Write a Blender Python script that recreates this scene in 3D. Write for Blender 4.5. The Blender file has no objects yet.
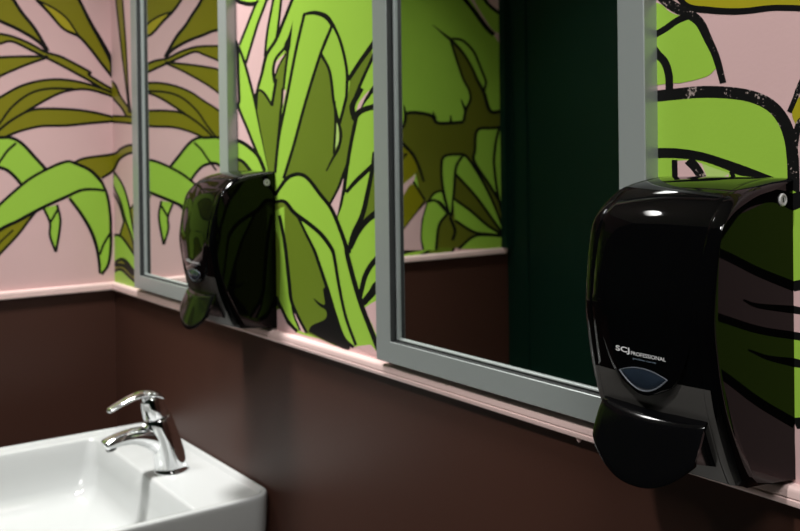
import bpy, bmesh, math
from mathutils import Vector, Matrix
from mathutils.geometry import tessellate_polygon

# Painted shapes of the jungle mural, in tenths of a millimetre on each wall (distance along wall, height).
# F colour points = filled shape, S colour left | right = brush stroke ribbon.
MURAL_FAR = '''
F L 3000,11200 2942,11500 2874,11800 2806,12100 2748,12400 2709,12700 2700,13000 2734,13305 2806,13615 2897,13925 2989,14230 3063,14523 3100,14800 3088,15052 3039,15281 2972,15500 2906,15719 2859,15948 2850,16200 2876,16475 2920,16763 2984,17062 3069,17370 3173,17684 3300,18000 3442,18339 3596,18707 3772,19081 3976,19437 4216,19751 4500,20000 4845,20193 5248,20352 5688,20469 6141,20537 6586,20550 7000,20500 7409,20439 7837,20381 8256,20269 8641,20041 8964,19638 9200,19000 9399,17974 9593,16578 9725,15006 9741,13456 9584,12122 9200,11200 8525,11183 7593,11183 6487,11183 5296,11183 4105,11183
S K 2961,11192 2903,11492 2835,11791 2767,12092 2709,12394 2670,12697 2660,13002 2694,13311 2767,13625 2859,13936 2950,14240 3024,14531 3060,14802 3048,15047 3000,15271 2934,15488 2867,15709 2819,15944 2810,16201 2836,16479 2881,16770 2946,17072 3030,17382 3136,17698 3263,18015 3405,18355 3560,18724 3736,19100 3943,19459 4187,19778 4477,20033 4828,20229 5236,20390 5679,20508 6137,20577 6587,20590 7005,20540 7415,20478 7845,20421 8272,20306 8667,20071 8999,19657 9239,19010 9439,17981 9632,16582 9765,15008 9781,13454 9623,12112 9232,11183 8539,11183 7593,11183 6483,11183 5290,11183 4100,11183 2997,11183 | 3039,11208 2981,11508 2913,11809 2845,12108 2788,12406 2749,12703 2740,12998 2773,13298 2844,13605 2935,13914 3027,14219 3102,14515 3140,14798 3128,15057 3078,15292 3010,15512 2944,15728 2898,15953 2890,16199 2916,16470 2960,16756 3023,17053 3107,17359 3211,17670 3337,17985 3478,18324 3633,18691 3807,19063 4009,19415 4245,19724 4523,19967 4862,20157 5261,20314 5696,20430 6144,20497 6584,20510 6995,20460 7404,20399 7829,20342 8241,20232 8614,20011 8929,19619 9161,18990 9360,17968 9553,16573 9685,15004 9701,13458 9545,12131 9168,11224 8512,11183 7592,11183 6492,11183 5303,11183 4110,11183 3003,11240
F O 3000,17500 3191,17271 3370,17026 3550,16781 3741,16552 3954,16353 4200,16200 4489,16087 4815,16000 5162,15944 5519,15922 5869,15940 6200,16000 6544,16106 6919,16256 7288,16444 7615,16667 7864,16920 8000,17200 8013,17543 7930,17959 7769,18406 7548,18841 7286,19220 7000,19500 6659,19696 6241,19844 5781,19938 5315,19967 4876,19924 4500,19800 4192,19567 3926,19226 3688,18812 3463,18363 3238,17913
S K 3031,17526 3222,17295 3403,17050 3582,16806 3770,16579 3978,16385 4218,16236 4502,16125 4823,16039 5167,15984 5519,15962 5864,15979 6190,16039 6531,16144 6902,16292 7267,16478 7589,16698 7832,16944 7961,17209 7973,17539 7891,17948 7732,18390 7514,18820 7255,19194 6976,19468 6642,19659 6230,19806 5776,19898 5315,19927 4884,19884 4518,19765 4220,19539 3959,19204 3723,18794 3499,18345 3274,17895 3035,17480 | 2969,17474 3159,17246 3338,17002 3518,16757 3712,16524 3929,16321 4182,16164 4477,16049 4806,15961 5158,15904 5518,15882 5874,15900 6210,15961 6557,16069 6935,16219 7308,16409 7640,16636 7897,16897 8039,17191 8053,17547 7968,17970 7805,18422 7583,18861 7317,19245 7024,19532 6675,19732 6251,19883 5786,19977 5314,20007 4868,19963 4482,19835 4164,19595 3893,19248 3652,18831 3427,18381 3203,17932 2965,17520
F G 2800,15500 2997,15354 3189,15193 3381,15031 3578,14885 3783,14770 4000,14700 4233,14701 4478,14767 4731,14862 4989,14956 5247,15013 5500,15000 5756,14922 6019,14807 6281,14656 6537,14470 6779,14251 7000,14000 7203,13683 7393,13293 7569,12869 7730,12452 7874,12082 8000,11800 8122,11614 8244,11493 8350,11419 8422,11374 8444,11341 8400,11300 8269,11241 8059,11183 7800,11183 7519,11183 7243,11183 7000,11200 6791,11378 6593,11637 6400,11944 6207,12263 6009,12560 5800,12800 5578,12987 5348,13148 5112,13288 4874,13407 4636,13511 4400,13600 4153,13651 3889,13656 3625,13644 3378,13644 3164,13687 3000,13800 2897,13997 2844,14256 2825,14556 2822,14878 2819,15199
S K 2824,15532 3021,15385 3215,15223 3406,15063 3600,14919 3799,14806 4006,14740 4227,14741 4465,14805 4717,14900 4978,14994 5243,15052 5507,15039 5770,14960 6037,14843 6303,14690 6562,14501 6807,14279 7032,14024 7238,13703 7429,13309 7606,12884 7767,12466 7911,12098 8035,11819 8154,11639 8270,11523 8372,11452 8448,11405 8483,11329 8420,11265 8282,11203 8069,11183 7806,11183 7519,11183 7234,11183 6980,11183 6761,11350 6560,11614 6366,11923 6174,12242 5977,12536 5772,12772 5554,12955 5326,13115 5093,13252 4857,13371 4621,13474 4389,13562 4148,13611 3889,13616 3626,13604 3374,13605 3149,13650 2970,13774 2859,13984 2805,14250 2785,14555 2782,14877 2779,15198 2760,15497 | 2776,15468 2972,15323 3163,15162 3356,15000 3556,14852 3767,14733 3994,14660 4238,14662 4490,14729 4745,14825 5000,14917 5250,14973 5493,14961 5742,14885 6000,14772 6259,14623 6512,14439 6750,14223 6968,13976 7168,13664 7356,13276 7532,12854 7692,12437 7837,12067 7965,11781 8091,11589 8218,11462 8328,11385 8397,11343 8406,11352 8380,11335 8255,11278 8049,11213 7794,11183 7518,11183 7251,11183 7020,11235 6820,11405 6626,11660 6434,11965 6241,12284 6041,12584 5828,12828 5603,13018 5370,13182 5132,13323 4891,13444 4651,13548 4411,13638 4157,13690 3888,13696 3624,13684 3381,13684 3179,13724 3030,13826 2935,14009 2884,14261 2865,14558 2862,14878 2859,15201 2840,15503
F G 3300,11300 3342,11558 3374,11826 3406,12094 3448,12352 3509,12591 3600,12800 3722,12990 3867,13170 4031,13331 4211,13463 4402,13556 4600,13600 4824,13594 5081,13544 5350,13456 5607,13333 5831,13180 6000,13000 6114,12761 6193,12452 6238,12112 6252,11781 6238,11498 6200,11300 6120,11189 5993,11183 5838,11183 5674,11183 5522,11217 5400,11300 5312,11435 5244,11633 5187,11862 5133,12089 5074,12279 5000,12400 4909,12450 4807,12456 4700,12425 4593,12367 4491,12289 4400,12200 4325,12080 4263,11919 4206,11737 4148,11559 4082,11406 4000,11300 3901,11248 3789,11233 3669,11244 3544,11267 3420,11290
S K 3261,11306 3302,11564 3334,11831 3367,12099 3409,12360 3472,12603 3565,12819 3689,13013 3837,13197 4005,13362 4190,13497 4389,13594 4596,13640 4829,13633 5092,13583 5365,13493 5627,13368 5857,13210 6033,13022 6152,12774 6232,12459 6277,12116 6292,11782 6278,11493 6237,11286 6145,11183 6001,11183 5835,11183 5663,11183 5503,11183 5371,11272 5276,11418 5206,11622 5149,11853 5095,12078 5037,12263 4971,12372 4898,12412 4812,12416 4715,12388 4614,12333 4517,12259 4431,12175 4361,12063 4301,11905 4244,11725 4186,11545 4116,11386 4026,11270 3913,11210 3790,11193 3663,11204 3537,11227 3415,11250 3297,11260 | 3339,11294 3382,11553 3414,11821 3446,12088 3487,12344 3547,12578 3635,12781 3754,12967 3896,13143 4057,13301 4232,13429 4415,13518 4604,13560 4819,13554 5071,13506 5335,13419 5587,13299 5806,13149 5967,12978 6077,12747 6153,12444 6198,12109 6212,11781 6199,11502 6163,11314 6095,11220 5984,11183 5840,11183 5685,11194 5540,11252 5429,11328 5349,11452 5283,11645 5226,11872 5172,12099 5110,12295 5029,12428 4920,12488 4803,12495 4685,12462 4571,12400 4465,12319 4369,12225 4289,12098 4225,11932 4168,11750 4111,11573 4047,11426 3974,11330 3889,11286 3788,11273 3674,11283 3552,11306 3426,11329 3303,11340
F L 5600,16000 5692,15747 5774,15489 5856,15231 5948,14978 6059,14733 6200,14500 6374,14272 6574,14044 6794,13825 7026,13622 7264,13444 7500,13300 7758,13160 8048,13011 8344,12887 8619,12822 8846,12849 9000,13000 9078,13330 9100,13822 9075,14406 9011,15011 8917,15566 8800,16000 8654,16332 8470,16622 8256,16862 8019,17044 7764,17160 7500,17200 7218,17139 6911,16978 6588,16750 6256,16489 5924,16228
S K 5638,16014 5730,15759 5812,15501 5894,15244 5985,14993 6095,14751 6233,14523 6405,14298 6603,14072 6821,13854 7051,13653 7286,13478 7520,13335 7777,13195 8065,13047 8356,12925 8622,12862 8829,12885 8964,13017 9038,13335 9060,13822 9035,14403 8971,15006 8878,15558 8762,15987 8619,16313 8438,16598 8229,16833 7998,17010 7753,17121 7502,17160 7232,17101 6932,16944 6611,16718 6280,16457 5948,16196 5623,15967 | 5562,15986 5654,15734 5736,15477 5818,15218 5911,14963 6024,14714 6167,14477 6343,14247 6545,14017 6766,13796 7001,13591 7241,13411 7480,13265 7739,13124 8031,12975 8331,12850 8615,12782 8863,12812 9036,12983 9117,13325 9140,13822 9115,14409 9051,15017 8956,15574 8838,16013 8689,16351 8502,16646 8284,16892 8039,17079 7776,17198 7498,17240 7204,17176 6890,17012 6564,16782 6231,16520 5900,16260 5577,16033
F G 2750,15800 2880,15945 2994,16104 3109,16263 3239,16407 3398,16525 3600,16600 3856,16631 4156,16630 4484,16600 4828,16548 5171,16480 5500,16400 5829,16311 6174,16207 6519,16088 6848,15948 7147,15787 7400,15600 7620,15369 7822,15093 7994,14794 8122,14496 8195,14224 8200,14000 8125,13824 7978,13678 7775,13556 7533,13456 7269,13372 7000,13300 6706,13250 6370,13226 6013,13219 5652,13219 5308,13216 5000,13200 4724,13159 4463,13096 4219,13031 3993,12981 3786,12965 3600,13000 3436,13088 3294,13215 3172,13375 3067,13563 2977,13773 2900,14000 2843,14254 2809,14541 2791,14850 2780,15170 2769,15491
S K 2720,15827 2848,15970 2962,16127 3078,16288 3212,16437 3379,16560 3591,16639 3854,16671 4158,16670 4489,16640 4835,16588 5180,16519 5510,16439 5840,16349 6186,16245 6533,16125 6865,15984 7168,15820 7426,15630 7651,15395 7856,15114 8029,14812 8160,14510 8235,14230 8239,13993 8158,13802 8002,13646 7793,13520 7547,13418 7281,13333 7008,13261 6711,13210 6372,13186 6013,13179 5652,13179 5309,13176 5004,13160 4731,13119 4473,13058 4228,12992 3999,12942 3784,12925 3587,12962 3413,13055 3265,13188 3138,13353 3031,13545 2939,13759 2861,13989 2804,14247 2769,14537 2751,14848 2740,15169 2729,15489 2710,15798 | 2780,15773 2911,15920 3027,16080 3141,16237 3266,16378 3416,16489 3609,16561 3858,16592 4154,16590 4480,16560 4821,16509 5163,16441 5490,16361 5818,16272 6162,16169 6504,16050 6831,15912 7126,15753 7374,15570 7589,15344 7789,15071 7958,14776 8085,14483 8156,14218 8161,14007 8092,13847 7953,13710 7757,13592 7520,13493 7258,13410 6992,13339 6701,13289 6369,13266 6012,13259 5652,13259 5307,13255 4996,13240 4716,13198 4453,13135 4209,13070 3987,13021 3788,13005 3613,13038 3459,13121 3324,13242 3205,13397 3103,13581 3014,13787 2939,14011 2883,14260 2849,14544 2831,14852 2820,15172 2809,15493 2790,15802
F L 3600,14400 3831,14324 4059,14237 4288,14150 4519,14074 4755,14020 5000,14000 5286,14013 5619,14052 5956,14112 6259,14193 6487,14289 6600,14400 6575,14544 6441,14726 6231,14925 5981,15119 5726,15284 5500,15400 5287,15469 5056,15511 4819,15525 4589,15511 4378,15469 4200,15400 4059,15291 3948,15141 3856,14963 3774,14770 3692,14578
S K 3612,14438 3844,14362 4074,14274 4301,14188 4529,14113 4761,14060 5001,14040 5283,14053 5613,14091 5948,14152 6247,14231 6466,14324 6562,14413 6539,14526 6411,14699 6205,14895 5958,15086 5706,15250 5484,15363 5277,15431 5051,15471 4819,15485 4594,15471 4389,15431 4220,15365 4088,15263 3982,15120 3892,14945 3811,14755 3728,14561 3636,14382 | 3588,14362 3818,14286 4045,14200 4274,14112 4508,14036 4749,13981 4999,13960 5290,13974 5624,14012 5965,14073 6272,14155 6508,14255 6638,14387 6611,14561 6470,14753 6257,14955 6005,15151 5746,15319 5516,15437 5297,15508 5060,15551 4819,15565 4584,15551 4367,15508 4180,15435 4031,15319 3914,15162 3820,14980 3737,14786 3656,14595 3564,14418
F O 2619,16688 2575,16677 2531,16666 2486,16656 2442,16644 2400,16631 2361,16615 2325,16599 2289,16581 2250,16562 2206,16542 2156,16521 2100,16499 2042,16477 1983,16453 1925,16427 1867,16400 1807,16371 1748,16340 1691,16310 1639,16281 1592,16253 1549,16225 1508,16197 1471,16170 1437,16142 1407,16113 1382,16084 1360,16055 1338,16026 1315,15997 1292,15998 1344,16089 1397,16182 1449,16273 1500,16360 1550,16437 1598,16505 1646,16564 1692,16618 1736,16670 1777,16722 1815,16776 1850,16829 1883,16881 1914,16931 1945,16978 1975,17021 2004,17061 2032,17098 2058,17136 2084,17174 2108,17214 2130,17253 2151,17293 2172,17332 2193,17371 2356,17709 2440,17671 2530,17640 2616,17605 2690,17559 2743,17493 2769,17400 2773,17286 2766,17161 2756,17033 2752,16910
S K 2628,16655 2584,16645 2540,16634 2496,16624 2453,16612 2412,16599 2375,16585 2340,16568 2304,16550 2265,16531 2220,16511 2169,16490 2113,16468 2055,16445 1997,16421 1940,16396 1882,16369 1823,16340 1764,16310 1708,16280 1657,16251 1610,16223 1567,16196 1528,16169 1492,16142 1460,16115 1432,16088 1408,16061 1387,16033 1365,16003 1342,15974 | 2610,16720 2566,16709 2521,16699 2476,16688 2432,16676 2388,16662 2347,16646 2310,16629 2273,16611 2235,16592 2192,16573 2142,16552 2087,16531 2029,16508 1969,16484 1910,16458 1852,16431 1791,16401 1732,16371 1675,16340 1622,16311 1574,16282 1530,16254 1488,16226 1450,16197 1414,16168 1383,16138 1356,16107 1333,16077 1312,16048 1289,16019
S K 1263,16017 1315,16108 1368,16200 1420,16292 1472,16379 1522,16458 1572,16527 1620,16587 1667,16641 1711,16693 1751,16744 1788,16797 1823,16850 1856,16902 1887,16952 1918,16999 1949,17043 1978,17083 2006,17120 2032,17157 2057,17195 2080,17233 2102,17272 2123,17311 2144,17351 2166,17390 | 1320,15979 1373,16070 1425,16163 1477,16254 1528,16340 1577,16416 1624,16482 1671,16540 1717,16594 1761,16646 1803,16700 1842,16755 1877,16809 1910,16861 1941,16910 1972,16957 2001,16999 2030,17039 2058,17077 2085,17114 2111,17154 2135,17194 2158,17234 2179,17274 2200,17313 2221,17353
F O 2625,16322 2587,16318 2550,16315 2512,16312 2473,16308 2433,16305 2391,16302 2347,16300 2303,16298 2257,16295 2210,16290 2162,16284 2114,16278 2064,16270 2011,16260 1956,16246 1897,16228 1834,16207 1769,16182 1704,16157 1642,16130 1582,16101 1524,16069 1467,16036 1409,16005 1351,15979 1292,15960 1233,15946 1173,15934 1114,15921 1054,15903 994,15879 934,15853 874,15824 813,15793 752,15763 686,15731 614,15696 544,15662 485,15630 446,15605 436,15590 451,15583 475,15578 492,15571 486,15555 451,15529 398,15495 335,15459 271,15422 214,15389 164,15360 117,15334 70,15309 24,15284 0,15258 0,15139 77,15198 179,15260 278,15319 370,15374 449,15420 510,15454 557,15479 598,15500 641,15522 694,15549 760,15583 833,15621 909,15660 985,15698 1057,15734 1125,15767 1192,15799 1258,15829 1322,15859 1382,15887 1437,15913 1487,15937 1536,15960 1587,15984 1644,16009 1709,16040 1781,16076 1854,16110 1924,16139 1986,16155 2039,16156 2085,16147 2128,16131 2170,16113 2213,16097 2258,16084 2304,16069 2350,16055 2394,16040 2437,16025 2478,16011 2517,15997 2555,15984 2592,15970 2630,15956
S K 2629,16297 2591,16293 2553,16290 2516,16286 2477,16283 2436,16280 2394,16277 2350,16275 2306,16272 2261,16269 2214,16264 2167,16258 2119,16252 2069,16245 2018,16235 1964,16221 1906,16203 1843,16182 1779,16158 1715,16132 1653,16106 1595,16077 1537,16046 1480,16013 1421,15982 1361,15955 1300,15935 1240,15921 1180,15909 1122,15895 1064,15878 1005,15855 946,15828 886,15799 826,15769 765,15739 699,15707 627,15672 557,15638 500,15607 464,15584 462,15595 458,15609 482,15604 516,15581 505,15536 467,15506 413,15472 350,15435 285,15398 228,15365 178,15337 131,15310 84,15285 38,15260 0,15234 | 2621,16347 2583,16344 2546,16340 2508,16337 2469,16334 2429,16330 2387,16328 2344,16326 2300,16323 2253,16320 2206,16315 2158,16309 2109,16303 2058,16295 2005,16285 1948,16271 1888,16253 1824,16231 1759,16207 1694,16181 1630,16154 1570,16124 1511,16092 1453,16059 1397,16029 1341,16004 1284,15986 1226,15972 1167,15960 1106,15947 1044,15928 983,15904 922,15877 861,15848 800,15817 740,15787 673,15755 601,15721 531,15686 471,15654 428,15627 410,15585 445,15557 469,15552 468,15561 466,15575 435,15551 383,15519 321,15482 257,15445 199,15412 150,15384 102,15358 56,15333 10,15308 0,15282
S K 0,15163 62,15222 164,15283 263,15343 355,15397 435,15444 496,15478 544,15503 585,15524 628,15546 681,15573 747,15607 820,15645 896,15684 972,15722 1044,15758 1113,15791 1181,15823 1247,15854 1310,15883 1370,15911 1425,15937 1475,15961 1524,15984 1576,16008 1632,16033 1697,16064 1769,16100 1843,16134 1915,16163 1981,16180 2039,16182 2090,16172 2135,16155 2177,16137 2219,16121 2264,16108 2310,16094 2355,16079 2400,16064 2443,16050 2484,16035 2523,16021 2561,16008 2599,15994 2637,15980 | 0,15116 92,15175 194,15236 293,15296 384,15350 463,15396 524,15430 570,15455 611,15476 654,15498 707,15525 773,15559 846,15597 922,15636 997,15674 1069,15710 1137,15743 1204,15775 1270,15805 1333,15835 1394,15863 1449,15889 1499,15913 1548,15936 1598,15960 1655,15985 1721,16017 1792,16052 1865,16086 1933,16114 1991,16129 2039,16131 2080,16122 2121,16107 2163,16089 2207,16073 2253,16059 2299,16045 2344,16030 2388,16016 2431,16001 2472,15987 2510,15973 2548,15960 2586,15946 2624,15932
F O 2688,15749 2638,15760 2588,15772 2538,15784 2488,15795 2440,15805 2397,15812 2359,15817 2319,15821 2274,15825 2217,15830 2146,15837 2065,15844 1976,15852 1883,15860 1790,15866 1696,15872 1597,15877 1497,15882 1395,15886 1293,15891 1293,15876 1366,15848 1439,15820 1511,15793 1581,15765 1648,15738 1710,15711 1768,15685 1825,15659 1881,15632 1938,15605 1995,15577 2052,15549 2109,15521 2166,15491 2223,15460 2279,15428 2336,15395 2392,15361 2448,15325 2504,15288 2559,15248 2615,15205 2670,15162 2725,15118 2780,15075
S K 2685,15724 2635,15736 2584,15748 2534,15760 2485,15770 2438,15780 2395,15786 2358,15791 2319,15795 2273,15800 2216,15805 2146,15811 2064,15819 1976,15827 1883,15834 1790,15840 1696,15846 1598,15851 1497,15856 1395,15860 1294,15865 | 2692,15773 2642,15785 2592,15797 2542,15809 2492,15820 2443,15830 2399,15837 2360,15842 2320,15846 2275,15850 2218,15856 2147,15863 2065,15870 1976,15878 1884,15885 1790,15892 1696,15898 1597,15903 1496,15908 1394,15913 1293,15917
S K 1301,15900 1373,15873 1446,15845 1519,15817 1589,15789 1656,15762 1718,15735 1777,15709 1834,15682 1890,15656 1947,15628 2004,15601 2062,15572 2119,15543 2176,15514 2233,15482 2290,15450 2347,15417 2403,15383 2459,15347 2516,15309 2572,15268 2628,15225 2683,15182 2739,15138 2793,15095 | 1286,15851 1358,15823 1431,15796 1504,15768 1573,15741 1640,15714 1701,15687 1760,15661 1816,15635 1872,15609 1928,15582 1986,15554 2043,15526 2100,15498 2156,15468 2212,15437 2269,15406 2325,15373 2380,15339 2436,15304 2491,15267 2546,15227 2601,15185 2657,15142 2712,15098 2767,15055
F O 1739,17355 1716,17322 1694,17288 1672,17254 1649,17219 1625,17185 1603,17153 1581,17121 1557,17089 1530,17055 1497,17016 1455,16971 1408,16922 1356,16870 1303,16816 1250,16762 1199,16704 1147,16642 1095,16581 1041,16523 985,16475 926,16440 864,16415 801,16395 740,16372 682,16340 630,16299 580,16252 533,16200 486,16146 438,16090 389,16030 338,15965 288,15899 239,15834 192,15773 147,15717 104,15665 63,15615 21,15564 0,15513 0,15529 0,15592 0,15653 0,15715 0,15778 0,15845 26,15914 60,15986 99,16060 141,16136 185,16214 230,16295 280,16378 330,16463 381,16550 430,16637 477,16728 524,16824 571,16919 615,17008 655,17086 692,17151 725,17205 757,17254 788,17300 820,17350 1029,17545 1386,17541
S K 1762,17338 1739,17304 1717,17270 1695,17236 1672,17201 1648,17167 1626,17134 1604,17103 1580,17070 1552,17035 1518,16995 1476,16950 1428,16900 1376,16848 1323,16795 1271,16741 1221,16684 1169,16622 1116,16560 1061,16501 1003,16451 940,16413 875,16388 812,16367 753,16345 700,16315 650,16276 602,16230 556,16180 509,16126 461,16070 412,16010 362,15946 312,15880 263,15815 216,15754 171,15698 128,15645 86,15595 45,15545 3,15494 | 1715,17373 1693,17339 1671,17305 1649,17271 1626,17238 1603,17204 1580,17171 1558,17140 1535,17109 1508,17075 1476,17036 1435,16992 1387,16943 1335,16892 1282,16838 1229,16783 1177,16725 1125,16663 1073,16601 1020,16545 967,16499 912,16467 852,16443 790,16423 726,16399 665,16365 610,16322 559,16273 511,16221 463,16166 415,16110 365,16049 314,15984 264,15918 215,15853 168,15792 123,15737 80,15685 39,15634 0,15584 0,15533
S K 0,15519 0,15584 0,15648 0,15716 0,15788 0,15862 0,15938 14,16012 55,16086 99,16161 144,16238 191,16319 242,16402 295,16486 347,16571 396,16657 445,16747 493,16841 539,16936 584,17026 626,17105 663,17170 697,17225 729,17274 761,17320 793,17370 | 31,15508 32,15575 32,15640 32,15703 37,15764 50,15827 74,15893 105,15962 143,16035 184,16110 226,16189 270,16270 317,16354 366,16440 416,16528 463,16617 510,16710 556,16806 602,16901 645,16990 685,17068 721,17132 754,17185 784,17234 815,17281 847,17331
F Y 1409,16977 1378,16966 1347,16956 1316,16945 1283,16932 1248,16915 1208,16892 1165,16866 1121,16837 1079,16807 1041,16778 1008,16752 979,16727 952,16701 923,16671 892,16635 856,16591 817,16540 777,16486 737,16430 697,16376 773,16412 815,16428 857,16442 898,16457 941,16477 984,16506 1031,16545 1079,16593 1128,16646 1176,16699 1221,16749 1261,16796 1300,16842 1336,16887 1373,16932
S K 1489,16983 1461,16974 1435,16967 1408,16959 1379,16949 1345,16935 1303,16916 1256,16895 1206,16871 1157,16845 1111,16817 1068,16789 1026,16761 986,16730 947,16695 906,16652 865,16600 824,16540 783,16475 741,16408 699,16344 | 1475,17021 1448,17012 1421,17005 1394,16996 1363,16986 1327,16971 1285,16953 1237,16931 1187,16907 1136,16880 1089,16852 1045,16823 1002,16794 960,16762 918,16725 876,16680 833,16626 791,16565 749,16499 707,16432 665,16368
S K 1521,16990 1472,16941 1422,16892 1372,16843 1322,16793 1271,16741 1220,16685 1168,16624 1114,16562 1059,16503 1001,16453 941,16415 879,16385 816,16362 755,16340 694,16315 | 1473,17041 1425,16990 1376,16940 1328,16889 1279,16837 1229,16783 1178,16724 1127,16661 1075,16599 1022,16543 968,16497 913,16462 855,16435 795,16412 733,16390 671,16365
F O 2649,14777 2607,14808 2565,14839 2524,14870 2482,14900 2440,14928 2400,14952 2363,14972 2324,14992 2281,15015 2229,15043 2167,15081 2097,15126 2022,15174 1946,15219 1872,15258 1799,15290 1727,15318 1654,15343 1581,15364 1507,15383 1434,15399 1360,15413 1286,15423 1211,15430 1136,15434 1061,15435 986,15433 910,15427 834,15419 758,15409 682,15397 605,15382 528,15365 450,15346 372,15325 293,15301 213,15275 132,15247 51,15219 0,15191 0,15120 76,15147 175,15176 272,15204 365,15228 452,15244 529,15252 600,15254 666,15251 732,15244 799,15234 866,15221 931,15206 997,15186 1066,15161 1141,15128 1225,15086 1317,15035 1411,14980 1503,14924 1588,14871 1668,14820 1744,14769 1817,14719 1886,14669 1953,14621 2015,14575 2073,14532 2129,14489 2183,14444 2239,14395 2297,14340 2354,14282 2412,14221 2468,14160 2522,14100 2573,14041 2622,13983 2670,13925 2718,13867 2766,13809
S K 2636,14756 2594,14787 2552,14818 2511,14849 2469,14879 2428,14906 2390,14929 2353,14949 2314,14969 2270,14992 2218,15021 2156,15059 2085,15104 2011,15152 1935,15197 1862,15235 1791,15266 1720,15294 1648,15318 1575,15339 1503,15358 1430,15374 1357,15387 1284,15397 1211,15404 1137,15408 1063,15409 989,15406 914,15401 839,15393 763,15383 688,15371 612,15356 535,15339 458,15320 381,15299 302,15275 223,15249 142,15221 61,15193 0,15165 | 2661,14798 2620,14828 2579,14859 2537,14891 2494,14921 2452,14949 2411,14974 2373,14995 2334,15015 2291,15037 2240,15066 2179,15103 2109,15148 2034,15196 1957,15242 1881,15282 1808,15314 1734,15343 1660,15368 1586,15389 1512,15409 1437,15425 1363,15439 1287,15449 1212,15456 1136,15461 1060,15462 983,15459 907,15454 830,15446 753,15436 676,15423 598,15408 521,15391 443,15372 364,15351 284,15327 203,15301 122,15273 41,15245 0,15217
S K 0,15146 68,15173 166,15202 264,15231 358,15254 446,15271 526,15279 598,15281 667,15278 734,15271 802,15260 870,15247 937,15231 1004,15211 1074,15185 1151,15152 1236,15109 1329,15058 1423,15003 1515,14946 1601,14893 1681,14842 1757,14791 1830,14740 1900,14690 1967,14642 2029,14596 2087,14553 2143,14510 2198,14464 2255,14414 2313,14359 2371,14300 2429,14239 2485,14177 2539,14117 2590,14058 2640,14000 2688,13942 2735,13884 2783,13826 | 0,15093 85,15121 184,15150 281,15178 372,15202 457,15217 532,15225 601,15227 665,15225 730,15218 796,15207 862,15195 925,15180 990,15161 1057,15136 1131,15104 1214,15063 1305,15012 1399,14957 1490,14902 1576,14848 1655,14798 1731,14747 1803,14697 1873,14648 1939,14600 2001,14554 2059,14511 2114,14469 2168,14425 2224,14376 2280,14322 2338,14264 2395,14203 2451,14142 2505,14083 2556,14024 2605,13966 2653,13908 2700,13850 2748,13793
S K 2469,14232 2419,14291 2369,14350 2318,14409 2268,14469 2220,14529 2176,14590 2135,14652 2096,14712 2054,14771 2005,14828 1948,14885 1886,14943 1820,14999 1752,15050 1683,15093 1617,15128 1550,15157 1481,15180 1406,15199 1323,15214 1230,15224 1128,15228 1020,15228 909,15228 800,15229 | 2501,14262 2451,14321 2400,14380 2350,14439 2301,14498 2254,14557 2211,14617 2171,14677 2131,14739 2087,14800 2036,14859 1978,14918 1914,14978 1846,15035 1775,15088 1704,15134 1634,15170 1564,15201 1491,15225 1414,15245 1328,15261 1232,15271 1127,15275 1018,15276 907,15276 798,15277
F O 2556,14100 2493,14164 2428,14229 2364,14294 2301,14356 2239,14414 2181,14465 2126,14513 2071,14557 2014,14599 1953,14639 1889,14680 1825,14720 1757,14758 1680,14790 1589,14814 1479,14829 1351,14836 1215,14837 1080,14836 957,14833 848,14829 747,14822 650,14813 555,14801 459,14787 361,14770 265,14750 170,14728 74,14706 0,14684 0,14597 76,14588 172,14579 268,14571 365,14562 462,14553 561,14542 662,14529 763,14517 863,14506 963,14498 1063,14493 1164,14492 1263,14492 1359,14490 1448,14483 1530,14470 1606,14455 1678,14437 1747,14417 1813,14397 1878,14376 1940,14353 2000,14329 2053,14306 2100,14284 2134,14266 2157,14251 2177,14236 2203,14217 2242,14191 2299,14158 2368,14118 2443,14075 2520,14032 2592,13990
S K 2540,14082 2476,14145 2412,14211 2348,14276 2285,14338 2223,14394 2166,14446 2111,14493 2057,14537 2001,14578 1940,14618 1877,14658 1814,14698 1747,14734 1673,14765 1585,14788 1477,14803 1351,14810 1216,14811 1082,14809 959,14806 851,14802 750,14795 654,14786 559,14774 464,14760 367,14744 272,14724 177,14702 81,14679 0,14657 | 2572,14118 2509,14182 2445,14247 2380,14313 2317,14375 2254,14433 2196,14485 2141,14533 2085,14578 2027,14620 1965,14661 1901,14702 1837,14743 1767,14781 1687,14814 1593,14840 1480,14855 1351,14862 1214,14864 1079,14862 956,14859 846,14855 744,14849 646,14839 551,14827 454,14814 356,14797 259,14777 163,14755 67,14732 0,14711
S K 0,14624 78,14615 174,14607 270,14598 366,14589 464,14579 564,14568 664,14556 765,14544 865,14533 964,14524 1063,14520 1163,14519 1263,14518 1360,14516 1450,14509 1533,14496 1611,14480 1684,14462 1753,14442 1820,14422 1885,14401 1949,14377 2008,14353 2063,14330 2110,14307 2146,14289 2171,14272 2191,14256 2216,14238 2254,14213 2311,14180 2379,14141 2454,14098 2531,14054 2603,14013 | 0,14569 74,14561 171,14552 266,14544 363,14535 460,14526 559,14515 659,14503 760,14491 861,14480 962,14471 1063,14467 1164,14466 1264,14466 1358,14463 1446,14457 1526,14445 1601,14429 1673,14412 1741,14392 1806,14372 1870,14352 1932,14329 1991,14305 2044,14282 2090,14261 2123,14244 2144,14230 2163,14215 2190,14195 2231,14169 2288,14136 2357,14096 2432,14053 2508,14010 2581,13968
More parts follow.
